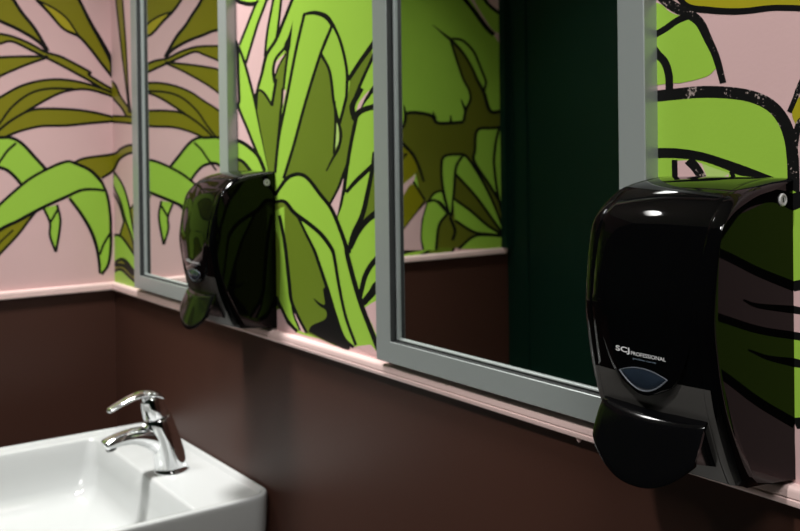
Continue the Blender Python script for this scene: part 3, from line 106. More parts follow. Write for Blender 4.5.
S K 8272,12624 8206,12551 8143,12481 8079,12410 8011,12336 7936,12259 7853,12176 7764,12091 7670,12003 7571,11910 7465,11813 7352,11710 7230,11600 7104,11487 6977,11374 6853,11264 | 8333,12587 8267,12515 8204,12445 8140,12373 8071,12299 7994,12220 7910,12137 7821,12052 7726,11963 7626,11870 7520,11773 7406,11669 7283,11559 7157,11446 7030,11333 6906,11223
F P 7493,11774 7588,11869 7685,11966 7782,12062 7876,12154 7965,12239 8047,12314 8125,12382 8200,12445 8274,12507 8350,12572 8183,12102 8174,12012 8163,11919 8153,11828 8146,11741 8145,11660 8150,11588 8161,11523 8175,11461 8190,11401 8203,11339 6734,11438 6731,11193
S K 7533,13744 7586,13766 7645,13792 7700,13816 7742,13832 7740,13839 7731,13845 7705,13818 7664,13781 7620,13743 7583,13708 | 7513,13775 7566,13797 7624,13823 7681,13848 7727,13865 7772,13863 7768,13826 7738,13795 7697,13758 7653,13719 7615,13684
F O 0,17900 47,17889 89,17876 131,17862 178,17852 233,17847 300,17850 388,17854 496,17854 612,17859 726,17880 825,17923 900,18000 951,18115 989,18263 1013,18434 1022,18620 1018,18812 1000,19000 962,19195 904,19407 831,19625 752,19837 672,20032 600,20200 531,20341 459,20463 388,20569 319,20659 255,20736 200,20800 153,20881 111,20985 75,21075 44,21115 19,21069 0,20900 0,20579 0,20130 0,19594 0,19015 0,18436
S K 9,17939 57,17928 101,17914 142,17901 184,17891 233,17887 298,17890 388,17894 495,17894 608,17899 714,17918 803,17956 867,18022 913,18128 950,18270 973,18438 982,18621 978,18810 960,18994 923,19186 865,19396 794,19612 715,19823 636,20017 564,20183 496,20322 425,20442 355,20545 287,20634 224,20710 167,20777 117,20864 74,20970 39,21057 49,21075 59,21060 40,20897 28,20579 25,20130 27,19594 33,19015 38,18436 40,17900 | 0,17861 36,17851 77,17838 121,17824 172,17812 232,17807 302,17810 389,17814 497,17814 617,17820 737,17841 848,17891 933,17978 989,18102 1028,18255 1052,18431 1062,18620 1058,18814 1040,19006 1001,19205 942,19419 869,19638 789,19852 709,20048 636,20217 566,20359 493,20484 420,20592 350,20684 286,20762 233,20823 189,20899 148,21000 111,21093 40,21155 0,21077 0,20903 0,20580 0,20130 0,19593 0,19014 0,18436 0,17900
F O 850,18000 959,17974 1069,17946 1178,17919 1287,17893 1395,17869 1500,17850 1605,17824 1711,17787 1816,17753 1917,17735 2012,17746 2100,17800 2184,17904 2267,18048 2344,18222 2411,18413 2465,18610 2500,18800 2516,18991 2515,19193 2500,19400 2474,19607 2440,19809 2400,20000 2353,20207 2296,20441 2231,20669 2159,20859 2082,20980 2000,21000 1911,20895 1813,20685 1709,20406 1604,20093 1499,19779 1400,19500 1305,19250 1213,19000 1122,18750 1031,18500 941,18250
S K 859,18039 968,18013 1078,17985 1188,17958 1296,17932 1402,17908 1508,17889 1617,17862 1724,17825 1825,17792 1918,17775 1999,17784 2073,17830 2151,17926 2231,18066 2307,18237 2373,18425 2426,18619 2460,18805 2476,18992 2475,19191 2460,19396 2434,19602 2401,19802 2361,19991 2314,20198 2258,20431 2193,20656 2123,20842 2055,20950 2018,20964 1945,20874 1850,20670 1747,20393 1642,20080 1537,19766 1438,19486 1343,19236 1251,18986 1159,18736 1069,18486 979,18236 888,17986 | 841,17961 949,17935 1059,17908 1169,17880 1278,17854 1387,17830 1492,17811 1594,17785 1698,17749 1806,17714 1915,17695 2025,17709 2127,17770 2217,17881 2302,18030 2381,18207 2449,18401 2504,18601 2540,18795 2556,18989 2555,19194 2540,19404 2514,19613 2479,19817 2439,20009 2392,20216 2335,20451 2269,20681 2195,20877 2108,21010 1982,21036 1877,20915 1776,20700 1672,20420 1566,20105 1462,19792 1362,19514 1268,19264 1175,19014 1084,18764 994,18514 903,18264 812,18014
'''
MURAL_RIGHT = '''
F O 0,13709 0,13734 0,13759 0,13784 0,13807 0,13828 0,13846 0,13861 0,13875 0,13889 7,13906 184,13925 287,13947 350,13970 402,13992 474,14010 567,14027 660,14042 753,14055 841,14065 922,14073 994,14078 1060,14078 1122,14078 1183,14076 1245,14076 1239,13933 1153,13926 1067,13920 980,13913 892,13904 804,13891 713,13875 619,13856 526,13834 435,13808 349,13778 277,13740 216,13696 155,13649 84,13603 0,13561 0,13525 0,13491 0,13459 0,13427 0,13394 0,13427 0,13463 0,13499 0,13535 0,13569 0,13600 0,13628 0,13655 0,13682
S K 0,13683 0,13708 0,13734 0,13757 0,13780 0,13800 0,13818 0,13834 0,13848 0,13863 25,13880 215,13901 335,13927 407,13953 455,13973 514,13989 600,14004 691,14018 780,14031 865,14041 940,14049 1004,14052 1062,14053 1120,14052 1182,14051 1246,14051 | 0,13735 0,13760 0,13785 0,13810 0,13834 0,13856 0,13874 0,13888 0,13902 0,13916 0,13931 152,13949 239,13968 292,13987 349,14011 433,14033 533,14050 629,14065 725,14078 817,14090 904,14098 984,14103 1058,14104 1124,14103 1184,14101 1244,14101
S K 1222,13957 1137,13950 1052,13944 962,13937 868,13928 772,13914 677,13897 579,13878 480,13855 383,13827 290,13794 210,13753 146,13707 86,13660 19,13616 0,13579 0,13545 0,13513 0,13482 0,13450 0,13416 | 1256,13909 1169,13901 1082,13895 999,13889 917,13880 835,13868 749,13853 659,13834 571,13814 486,13789 409,13762 344,13728 286,13686 225,13638 149,13589 48,13544 0,13504 0,13469 0,13436 0,13404 0,13371
F O 0,15511 0,15483 0,15458 33,15431 113,15401 190,15363 255,15318 312,15267 368,15211 435,15152 521,15089 632,15022 760,14950 897,14876 1035,14803 1166,14731 1157,14505 0,14590 0,14710 0,14696 235,14679 472,14664 664,14658 782,14664 816,14685 787,14717 713,14758 615,14806 511,14857 395,14914 252,14979 93,15049 0,15121 0,15192
S K 0,15497 0,15469 0,15443 0,15418 68,15390 138,15355 200,15313 255,15263 312,15207 380,15146 469,15082 582,15013 712,14941 849,14867 988,14793 1120,14722 | 0,15525 0,15497 0,15472 73,15445 159,15412 241,15371 311,15323 368,15271 425,15216 490,15157 573,15096 682,15031 808,14960 944,14886 1082,14812 1213,14741
S K 0,15180 0,15114 44,15047 202,14982 345,14921 464,14866 556,14818 627,14775 687,14734 745,14694 809,14653 | 0,15204 0,15138 135,15071 292,15006 437,14944 559,14887 655,14836 730,14791 791,14750 848,14710 910,14669
S K 0,14697 0,14687 154,14678 354,14669 545,14659 723,14650 887,14640 1039,14629 1185,14618 1328,14608 1473,14598 | 0,14739 0,14729 158,14719 359,14710 551,14700 731,14690 897,14680 1051,14669 1198,14658 1341,14647 1484,14636
S K 0,14574 0,14566 30,14558 174,14551 326,14542 492,14532 675,14521 871,14508 1073,14495 1273,14481 1467,14469 | 0,14622 0,14613 40,14605 185,14597 337,14588 504,14578 688,14566 885,14553 1087,14539 1287,14526 1480,14513
F O 234,17628 251,17529 265,17438 280,17343 301,17233 332,17095 377,16921 430,16718 490,16501 550,16286 608,16085 664,15894 723,15704 780,15522 832,15353 876,15206 910,15085 936,14986 957,14899 977,14816 1000,14726 1114,14721 1088,14798 1061,14867 1034,14940 1008,15029 983,15145 962,15295 944,15471 926,15664 907,15863 884,16057 855,16257 821,16467 786,16676 754,16871 727,17040 707,17174 692,17282 680,17374 668,17463 655,17560
S K 180,17635 197,17536 211,17445 227,17350 248,17239 279,17101 324,16926 378,16722 438,16505 498,16289 556,16088 613,15897 671,15706 728,15523 781,15355 825,15207 859,15086 885,14987 907,14900 927,14816 950,14727 | 287,17621 304,17522 318,17431 333,17337 354,17227 385,17089 429,16916 483,16713 542,16497 602,16282 659,16082 715,15892 774,15702 830,15520 882,15352 926,15205 960,15084 986,14985 1007,14898 1028,14815 1050,14726
S K 1164,14722 1137,14798 1110,14867 1083,14940 1058,15028 1034,15143 1013,15292 994,15468 977,15661 957,15859 934,16053 906,16252 872,16462 837,16671 805,16866 778,17034 759,17168 743,17275 731,17367 720,17456 707,17553 | 1065,14721 1038,14798 1011,14867 984,14940 957,15030 933,15146 912,15297 893,15474 875,15667 856,15866 833,16061 804,16261 770,16472 735,16681 703,16877 676,17046 656,17180 640,17288 628,17381 616,17470 603,17567
F O 276,12126 348,12211 421,12298 492,12384 564,12464 634,12535 700,12594 761,12645 824,12690 893,12734 975,12780 1077,12841 1196,12914 1317,12980 1428,13022 1516,13024 1585,12977 1645,12893 1688,12785 1710,12667 1702,12550 1654,12431 1572,12301 1468,12165 1359,12025 1258,11887
S K 331,12124 403,12209 475,12296 546,12381 616,12461 686,12531 750,12589 811,12639 872,12683 939,12726 1019,12771 1113,12819 1219,12868 1331,12917 1445,12965 1554,13013 | 221,12127 294,12213 366,12301 438,12387 510,12467 582,12539 649,12599 712,12650 776,12697 847,12742 930,12789 1029,12839 1139,12889 1253,12939 1367,12987 1477,13035
F G 0,12179 0,12188 79,12200 183,12211 288,12214 394,12203 502,12177 612,12139 723,12093 833,12044 941,11997 1047,11950 1153,11901 1257,11852 1360,11802 1463,11754 1439,11191 0,11183
F G 26,13541 8,13487 0,13434 0,13380 0,13324 0,13263 39,13199 130,13132 235,13062 338,12992 425,12921 494,12847 553,12771 608,12694 663,12618 723,12545 789,12478 859,12414 929,12352 997,12286 1059,12214 1114,12133 1164,12047 1212,11957 1259,11867 1306,11778 1467,11866 1397,11982 1326,12101 1254,12219 1185,12334 1122,12445 1067,12551 1018,12655 972,12754 925,12848 872,12935 816,13014 758,13085 697,13151 630,13213 554,13273 467,13330 371,13383 268,13433 163,13482 60,13534
S K 0,13543 0,13489 0,13436 0,13381 0,13321 0,13257 0,13190 73,13121 179,13052 282,12982 368,12912 436,12839 495,12763 550,12686 606,12610 667,12536 734,12468 804,12404 874,12342 942,12276 1003,12205 1058,12125 1108,12039 1156,11949 1203,11858 1251,11770 | 87,13540 70,13485 44,13432 23,13379 18,13326 39,13269 97,13208 186,13142 290,13073 394,13002 482,12930 551,12855 611,12778 666,12701 721,12626 780,12554 845,12487 914,12425 984,12362 1052,12296 1114,12223 1169,12141 1220,12055 1267,11965 1314,11875 1362,11787
S K 1521,11875 1452,11990 1380,12109 1309,12226 1241,12342 1178,12452 1123,12558 1075,12661 1029,12760 982,12854 929,12941 872,13021 814,13093 753,13159 685,13222 608,13283 520,13341 422,13395 319,13445 214,13495 112,13546 | 1413,11858 1343,11974 1271,12092 1199,12211 1130,12327 1066,12438 1010,12545 961,12649 915,12748 868,12842 815,12928 759,13007 702,13078 641,13143 574,13204 500,13264 415,13319 320,13370 218,13420 112,13470 8,13522
S K 0,13294 0,13247 0,13202 0,13158 0,13114 0,13069 11,13024 95,12979 168,12934 235,12884 300,12830 361,12769 415,12703 466,12633 516,12562 567,12493 | 0,13330 0,13284 0,13239 0,13194 0,13148 26,13101 129,13053 217,13006 293,12958 362,12907 429,12851 491,12788 546,12720 597,12650 646,12580 697,12511
S K 0,12168 0,12174 82,12183 176,12190 261,12190 349,12180 447,12155 553,12118 662,12073 772,12025 881,11978 987,11931 1093,11883 1197,11833 1301,11784 1404,11735 | 0,12222 0,12227 78,12235 191,12243 314,12242 439,12227 557,12197 671,12157 783,12111 893,12062 1001,12015 1107,11969 1212,11920 1316,11870 1419,11821 1521,11772
F O 0,11619 0,11651 109,11687 239,11721 366,11745 487,11750 604,11732 718,11696 827,11651 932,11605 1031,11566 1122,11533 1207,11503 1288,11474 1368,11445 1448,11416 1443,11285 1339,11299 1234,11313 1128,11328 1021,11344 914,11364 805,11392 694,11427 583,11462 472,11491 363,11505 256,11502 151,11485 46,11460 0,11433 0,11410
S K 0,11540 23,11580 161,11624 287,11663 390,11686 459,11691 531,11680 624,11652 728,11612 837,11570 944,11533 1040,11504 1129,11475 1213,11447 1297,11419 1382,11391 | 0,11577 0,11618 52,11665 188,11712 339,11751 514,11770 676,11756 810,11723 926,11680 1026,11635 1118,11597 1204,11565 1286,11534 1363,11502 1438,11472 1514,11441
S K 0,11373 0,11402 90,11433 185,11459 267,11477 340,11483 426,11477 528,11458 638,11432 750,11403 862,11377 972,11354 1079,11331 1185,11308 1291,11284 1395,11262 | 0,11423 0,11449 2,11478 116,11509 245,11534 386,11544 519,11534 639,11511 753,11483 862,11453 968,11427 1074,11404 1180,11380 1284,11356 1388,11332 1490,11308
S K 14,11534 135,11543 253,11555 358,11565 451,11569 538,11565 631,11550 732,11525 838,11493 946,11459 1054,11428 | 24,11614 137,11622 251,11633 376,11644 511,11649 648,11642 776,11621 893,11592 1003,11558 1109,11525 1213,11494
F G 7855,16126 7840,16115 7828,16107 7814,16097 7796,16082 7770,16057 7734,16021 7690,15975 7641,15923 7589,15868 7538,15815 7487,15761 7435,15704 7381,15647 7326,15592 7270,15541 7209,15499 7144,15461 7079,15426 7018,15389 6965,15347 6923,15296 6888,15240 6859,15182 6831,15126 6804,15075 6775,15032 6749,14993 6724,14956 6699,14920 6673,14883 6668,14717 6674,14613 6678,14508 6683,14404 6694,14300 6715,14195 6750,14091 6795,13986 6845,13883 6897,13779 6946,13677 6202,12714 6404,12456 6607,12190 6803,11937 6985,11715 7144,11545 7249,11430 7308,11357 7370,11313 7482,11287 7688,11266 8023,11260 8442,11274 8879,11296 9277,11314 9591,11319 9818,11310 9996,11293 10146,11272 10287,11251 10437,11232 11146,11778 11235,16259 8019,16871
F G 5804,16604 5835,16544 5866,16482 5896,16422 5929,16368 5966,16324 6008,16293 6053,16272 6100,16257 6149,16245 6198,16232 6248,16218 6297,16205 6349,16194 6402,16184 6458,16176 6519,16170 6586,16166 6653,16163 6717,16162 6774,16162 6822,16160 6864,16158 6904,16158 6944,16164 6990,16180 7041,16209 7096,16247 7153,16291 7209,16337 7265,16379
S K 5728,16606 5760,16547 5790,16485 5822,16423 5857,16366 5899,16317 5953,16277 6015,16248 6076,16229 6129,16216 6175,16203 6225,16189 6280,16175 6337,16163 6397,16152 6460,16143 6527,16136 6598,16132 6668,16129 6734,16128 6791,16128 6836,16127 6879,16125 6932,16125 6988,16134 7043,16153 7099,16184 7155,16224 7212,16269 7268,16314 7323,16356 | 5879,16601 5910,16541 5940,16479 5970,16420 6001,16369 6033,16331 6063,16309 6090,16296 6124,16286 6169,16275 6221,16261 6270,16247 6315,16235 6360,16225 6407,16216 6456,16209 6512,16204 6574,16200 6637,16197 6699,16196 6757,16195 6809,16194 6849,16191 6875,16191 6900,16195 6936,16207 6983,16233 7036,16271 7093,16314 7150,16360 7206,16402
F G 6713,16205 6689,16189 6668,16176 6645,16162 6618,16142 6584,16113 6540,16071 6488,16020 6432,15963 6374,15904 6318,15848 6264,15795 6209,15742 6155,15689 6100,15636 6044,15582 6103,15308 6267,15279 6300,15324 6331,15367 6363,15411 6397,15458 6437,15513 6484,15576 6536,15646 6591,15719 6647,15792 6703,15861 6761,15927 6824,15994 6886,16058 6942,16116 6989,16166 7024,16206 7051,16238 7072,16264 7092,16290 7114,16317
S K 6677,16219 6654,16204 6632,16191 6609,16176 6581,16155 6546,16125 6501,16083 6449,16032 6392,15975 6334,15916 6278,15860 6224,15807 6169,15754 6114,15701 6059,15647 6003,15593 | 6749,16190 6725,16175 6703,16161 6682,16148 6656,16129 6622,16100 6579,16059 6527,16008 6471,15951 6414,15892 6358,15836 6304,15783 6250,15730 6195,15677 6140,15624 6085,15570
S K 6309,15270 6341,15315 6372,15358 6404,15401 6438,15449 6478,15503 6525,15566 6576,15636 6630,15709 6686,15782 6741,15850 6800,15916 6862,15982 6923,16046 6980,16104 7027,16155 7062,16195 7088,16226 7110,16253 7129,16278 7152,16306 | 6226,15288 6259,15333 6290,15376 6321,15420 6356,15468 6397,15522 6444,15586 6495,15656 6550,15729 6607,15803 6663,15872 6723,15938 6786,16005 6848,16069 6905,16128 6952,16178 6987,16218 7013,16249 7034,16275 7054,16301 7077,16329
F G 5844,15723 5873,15694 5903,15671 5931,15645 5957,15610 5976,15559 5987,15486 5991,15396 5993,15297 5993,15198 5995,15107 6000,15021 6007,14933 6012,14850 6016,14776 6017,14717 6008,14680 5990,14664 5973,14654 5967,14639 5979,14606 6017,14552 6074,14484 6141,14410 6208,14336 6269,14267 6320,14206 6367,14148 6414,14091 6464,14032 6518,13968 6580,13897 6647,13821 6716,13744 6785,13666 6852,13591 7004,13591 6952,13712 6899,13836 6846,13960 6795,14080 6746,14195 6700,14306 6656,14415 6614,14519 6576,14613 6541,14695 6512,14758 6489,14803 6468,14841 6446,14880 6420,14929 6387,14990 6352,15058 6314,15129 6275,15200 6234,15267 6192,15330 6148,15390 6102,15450 6056,15510 6010,15570
S K 5799,15717 5829,15688 5860,15664 5886,15640 5909,15609 5927,15561 5937,15489 5942,15400 5943,15301 5944,15202 5946,15110 5951,15023 5957,14936 5963,14852 5967,14778 5967,14720 5959,14687 5947,14676 5927,14664 5917,14640 5932,14602 5971,14546 6029,14478 6096,14403 6164,14329 6224,14260 6275,14199 6323,14142 6370,14084 6420,14025 6475,13960 6537,13889 6604,13813 6673,13736 6743,13658 6810,13582 | 5889,15728 5916,15701 5945,15678 5977,15649 6005,15610 6025,15556 6036,15482 6041,15392 6042,15294 6042,15195 6044,15104 6049,15018 6056,14931 6061,14848 6065,14774 6066,14714 6056,14674 6033,14651 6019,14644 6016,14638 6027,14610 6064,14557 6119,14491 6185,14417 6253,14342 6313,14274 6364,14213 6411,14155 6458,14098 6507,14039 6562,13975 6623,13904 6689,13829 6758,13752 6826,13674 6893,13599
S K 7047,13596 6996,13717 6943,13840 6890,13963 6839,14083 6791,14198 6745,14308 6701,14417 6659,14521 6621,14615 6586,14697 6557,14760 6534,14806 6514,14844 6492,14883 6465,14931 6433,14993 6398,15060 6360,15131 6321,15202 6280,15269 6238,15333 6193,15394 6148,15453 6102,15513 6056,15573 | 6961,13587 6909,13708 6855,13832 6802,13956 6750,14077 6701,14191 6655,14303 6611,14412 6569,14517 6530,14611 6495,14693 6466,14755 6444,14801 6423,14838 6401,14877 6374,14927 6341,14988 6306,15056 6268,15127 6228,15198 6188,15264 6146,15326 6102,15387 6056,15446 6010,15506 5964,15567
F G 7233,16300 7228,16271 7227,16247 7223,16221 7215,16186 7198,16137 7169,16068 7129,15984 7085,15892 7042,15798 7006,15711 6980,15631 6959,15553 6940,15477 6923,15401 6903,15324 6935,15344 7270,15541 7282,15570 7293,15594 7304,15620 7317,15654 7333,15701 7353,15770 7378,15857 7403,15948 7426,16034 7443,16103 7453,16150 7458,16185 7460,16212 7462,16236 7465,16265
S K 7194,16307 7189,16278 7187,16253 7184,16228 7176,16194 7160,16145 7130,16077 7090,15993 7046,15900 7002,15806 6967,15718 6940,15638 6918,15559 6900,15483 6882,15407 6863,15329 | 7272,16293 7267,16265 7265,16241 7262,16214 7254,16178 7237,16129 7207,16060 7168,15976 7123,15883 7081,15790 7046,15704 7020,15624 6998,15547 6980,15471 6963,15395 6944,15318
S K 7308,15534 7320,15562 7331,15586 7342,15613 7355,15647 7371,15695 7392,15764 7416,15850 7441,15941 7464,16027 7481,16096 7491,16144 7496,16179 7498,16206 7500,16230 7503,16259 | 7232,15549 7244,15577 7255,15601 7266,15627 7279,15661 7295,15708 7315,15777 7340,15863 7365,15955 7388,16041 7405,16110 7415,16157 7420,16191 7422,16218 7424,16243 7427,16271
F G 5860,14068 5900,14063 5938,14059 5977,14055 6018,14049 6063,14040 6110,14029 6161,14017 6213,14002 6268,13985 6325,13965 6386,13942 6453,13916 6520,13888 6584,13856 6641,13821 6690,13780 6733,13735 6773,13686 6812,13638 6852,13591 6047,13556 5845,13615
F L 5850,13766 5905,13758 5959,13752 6013,13745 6066,13735 6119,13720 6172,13699 6224,13673 6276,13645 6327,13615 6378,13588 6046,13526 5843,13554
S K 5844,14045 5886,14040 5925,14036 5960,14033 5995,14028 6034,14020 6078,14009 6126,13996 6176,13981 6228,13963 6284,13942 6345,13919 6411,13894 6475,13867 6535,13838 6588,13805 6634,13768 6675,13724 6715,13676 6754,13627 6795,13579 | 5876,14103 5914,14099 5952,14095 5994,14090 6042,14083 6092,14073 6143,14060 6196,14045 6251,14028 6308,14009 6366,13987 6427,13963 6495,13937 6564,13908 6632,13875 6693,13836 6745,13793 6790,13746 6830,13697 6869,13648 6909,13602
S K 5826,13766 5882,13755 5936,13746 5985,13737 6033,13726 6081,13710 6134,13686 6190,13657 6249,13624 6308,13589 6366,13557 | 5876,13814 5928,13803 5980,13794 6036,13784 6096,13769 6158,13749 6219,13721 6279,13690 6338,13656 6396,13622 6454,13589
S K 7813,16143 7799,16132 7787,16124 7772,16114 7753,16098 7726,16072 7689,16035 7645,15989 7596,15937 7544,15883 7493,15829 7442,15775 7389,15718 7335,15661 7280,15606 7225,15557 7166,15516 7103,15480 7037,15444 6973,15406 6917,15361 6873,15307 6839,15249 6809,15191 6783,15134 6756,15084 6729,15041 6703,15002 6679,14965 6654,14929 6629,14892 | 7896,16109 7881,16098 7868,16090 7856,16081 7839,16066 7813,16042 7778,16006 7734,15960 7685,15908 7634,15854 7583,15801 7533,15747 7481,15690 7427,15633 7372,15577 7314,15526 7252,15481 7185,15443 7121,15408 7062,15373 7013,15333 6972,15285 6938,15230 6908,15173 6880,15117 6851,15066 6822,15022 6795,14983 6769,14947 6743,14911 6717,14874
S K 6633,14890 6610,14852 6584,14814 6558,14775 6539,14733 6530,14689 6536,14643 6553,14596 6575,14550 6599,14503 6619,14455 6633,14411 6644,14370 6657,14325 6676,14268 6705,14192 6748,14092 6802,13973 6861,13843 6920,13712 6977,13587 | 6713,14876 6690,14837 6664,14799 6640,14761 6622,14723 6614,14684 6619,14643 6635,14600 6657,14555 6680,14508 6701,14459 6716,14414 6727,14373 6739,14328 6758,14272 6787,14197 6829,14098 6882,13980 6940,13851 6999,13720 7055,13596
F L 6605,14720 6616,14739 6625,14759 6636,14778 6650,14794 6671,14803 6699,14808 6733,14809 6772,14806 6813,14796 6856,14778 6902,14749 6952,14710 7003,14666 7055,14621 7105,14579 7189,14800 7198,14848 7203,14894 7210,14941 7225,14992 7255,15047 7305,15108 7369,15174 7441,15243 7514,15311 7583,15378 7608,15287 7588,15216 7568,15144 7547,15072 7529,15003 7513,14938 7502,14878 7494,14823 7489,14770 7483,14718 7477,14665 7398,14537 7390,14482 7384,14433 7377,14381 7366,14317 7349,14233 7324,14124 7291,13993 7255,13851 7218,13705 7183,13564 6974,13591 6927,13715 6878,13845 6830,13972 6785,14091 6746,14195 6716,14277 6692,14344 6671,14401 6652,14456 6630,14516
S K 6641,14544 6651,14601 6658,14663 6666,14722 6678,14771 6696,14800 6711,14808 6721,14808 6747,14801 6785,14786 6826,14766 6870,14739 6918,14702 6969,14658 7021,14613 7071,14571 | 6558,14550 6567,14607 6574,14669 6583,14730 6596,14782 6620,14820 6665,14842 6729,14845 6787,14832 6837,14813 6886,14789 6936,14758 6987,14718 7039,14674 7090,14629 7139,14587
S K 7152,14559 7176,14620 7202,14683 7227,14745 7249,14801 7267,14847 7278,14881 7286,14904 7290,14922 7294,14938 7299,14957 | 7058,14571 7083,14632 7109,14696 7134,14758 7156,14814 7174,14860 7186,14893 7193,14916 7197,14933 7201,14950 7207,14969
F P 7278,15220 7524,15308 7494,15270 7467,15245 7440,15221 7413,15196 7386,15171 7358,15143 7329,15114 7300,15083 7271,15052 7242,15019 7212,14988 7179,15074 7189,15097 7199,15121 7209,15144 7219,15165 7230,15182 7241,15194 7253,15202 7265,15208 7278,15213 7290,15219
S K 7260,14904 7249,14941 7235,14979 7223,15015 7216,15050 7215,15085 7221,15119 7232,15154 7248,15188 7270,15221 7299,15250 7340,15276 7393,15301 7452,15324 7511,15349 7562,15375 7601,15404 7632,15432 7659,15459 7685,15487 7712,15513 | 7159,14904 7150,14940 7138,14978 7127,15016 7120,15055 7121,15094 7129,15132 7143,15169 7162,15206 7189,15242 7224,15276 7272,15307 7330,15334 7390,15359 7446,15382 7490,15406 7524,15431 7553,15457 7578,15484 7603,15512 7630,15539
S K 7547,15313 7504,15284 7460,15256 7416,15227 7373,15196 7334,15165 7300,15132 7270,15098 7242,15063 7215,15028 7187,14994 | 7591,15295 7548,15266 7504,15238 7461,15209 7420,15180 7382,15150 7350,15118 7320,15085 7293,15051 7266,15016 7238,14981
F K 7784,15758 7758,15719 7733,15680 7708,15641 7682,15603 7656,15569 7626,15537 7593,15508 7561,15481 7534,15456 7516,15433 7508,15411 7507,15392 7512,15374 7522,15359 7536,15348 7557,15339 7586,15331 7618,15327 7648,15329 7672,15341 7689,15365 7701,15399 7712,15439 7722,15481 7733,15520
S K 7602,15372 7579,15297 7556,15221 7532,15146 7510,15071 7490,14996 7472,14920 7455,14841 7440,14765 7426,14696 7413,14642 7402,14610 7394,14596 7385,14587 7374,14571 7362,14541 7350,14499 7338,14451 7325,14394 7310,14324 7290,14237 7265,14127 7235,13996 7202,13853 7168,13707 7136,13566 | 7675,15360 7652,15285 7629,15210 7605,15135 7583,15060 7562,14987 7543,14912 7526,14833 7510,14757 7496,14689 7482,14635 7470,14600 7459,14583 7451,14573 7444,14561 7435,14533 7425,14491 7415,14444 7404,14388 7391,14318 7373,14231 7350,14121 7322,13991 7291,13849 7260,13703 7230,13563
F P 7469,14782 7427,14522 7456,14548 7566,14776
S K 7414,14814 7393,14670 7371,14525 | 7490,14807 7469,14664 7448,14520
F L 8566,15210 8612,15159 8660,15111 8706,15061 8748,15008 8783,14948 8808,14879 8827,14802 8841,14721 8855,14640 8870,14561 8914,14387 8926,14355 8934,14316 8945,14281 8959,14259 8983,14258 9019,14286 9066,14336 9116,14397 9163,14463 9201,14524 9229,14580 9249,14638 9267,14697 9283,14756 9301,14814 9231,14789 9292,14834 9353,14879 9413,14924 9473,14968 9531,15011 9588,15052 9644,15093 9698,15133 9753,15173 9807,15213 9815,15034 9766,14980 9715,14925 9664,14870 9615,14817 9570,14765 9529,14716 9491,14669 9456,14624 9421,14579 9385,14533 9356,14270 9332,14185 9307,14098 9283,14011 9258,13929 9231,13853 9204,13785 9175,13723 9146,13666 9115,13610 9084,13554 9051,13496 9017,13440 8981,13385 8946,13329 8910,13273 8743,13155 8694,13178 8645,13201 8595,13225 8543,13251 8487,13281 8425,13319 8359,13364 8290,13410 8223,13452 8161,13485 8106,13509 8056,13525 8008,13537 7959,13544 7905,13547 7845,13546 7781,13540 7715,13530 7652,13517 7593,13500 7542,13479 7494,13452 7450,13423 7406,13393 7360,13364 7415,13483 7486,13581 7557,13677 7628,13773 7698,13872 7767,13976 7837,14087 7906,14203 7974,14321 8042,14440 8109,14556 8137,14601 8187,14668 8238,14735 8288,14801 8336,14866 8381,14927 8421,14985 8459,15040 8495,15093 8530,15145 8566,15198
F G 8116,15810 8066,15715 8016,15623 7966,15528 7914,15428 7860,15317 7802,15191 7741,15051 7679,14906 7619,14763 7562,14632 7507,14515 7454,14406 7404,14302 7357,14200 7316,14095 7282,13988 7255,13882 7231,13777 7208,13671 7183,13564 7180,13452 7443,13456 7443,13483 7509,13582 7573,13677 7637,13773 7702,13872 7767,13976 7833,14085 7898,14198 7965,14315 8034,14434 8109,14556 8192,14685 8281,14823 8372,14960 8460,15088 8541,15200 8613,15292 8681,15369 8745,15438 8808,15505 8872,15574 8840,15599 8811,15624 8780,15650 8745,15674 8703,15697 8652,15718 8593,15740 8529,15759 8465,15777 8403,15792 8345,15802 8288,15809 8231,15814 8174,15818 8117,15823
S K 8075,15820 8025,15725 7975,15633 7924,15538 7871,15437 7817,15326 7759,15199 7698,15058 7636,14913 7575,14770 7517,14639 7463,14522 7409,14413 7359,14309 7312,14205 7270,14100 7236,13992 7208,13885 7184,13779 7161,13673 7136,13566 | 8157,15800 8107,15706 8057,15613 8007,15519 7956,15419 7902,15309 7845,15183 7784,15043 7723,14899 7662,14757 7606,14626 7551,14508 7499,14400 7448,14296 7402,14195 7362,14091 7328,13985 7301,13880 7277,13774 7255,13669 7230,13563
S K 7487,13477 7552,13575 7616,13671 7680,13767 7744,13865 7810,13969 7875,14079 7940,14192 8006,14308 8075,14426 8149,14548 8231,14677 8320,14814 8411,14951 8498,15078 8578,15190 8650,15281 8717,15357 8780,15426 8843,15493 8907,15562 | 7400,13489 7465,13588 7530,13684 7594,13780 7659,13879 7725,13983 7791,14092 7856,14205 7923,14322 7993,14441 8068,14564 8152,14694 8241,14832 8333,14969 8421,15098 8503,15210 8576,15303 8644,15381 8709,15450 8772,15517 8836,15586
S K 8095,15793 8160,15787 8225,15784 8286,15779 8344,15773 8398,15763 8455,15750 8513,15735 8569,15718 8620,15698 8662,15678 8700,15657 8737,15631 8773,15600 8811,15567 8850,15535 | 8084,15829 8146,15829 8209,15830 8273,15830 8340,15827 8409,15820 8477,15808 8547,15793 8615,15774 8682,15752 8745,15725 8797,15692 8839,15657 8874,15622 8907,15589 8940,15557
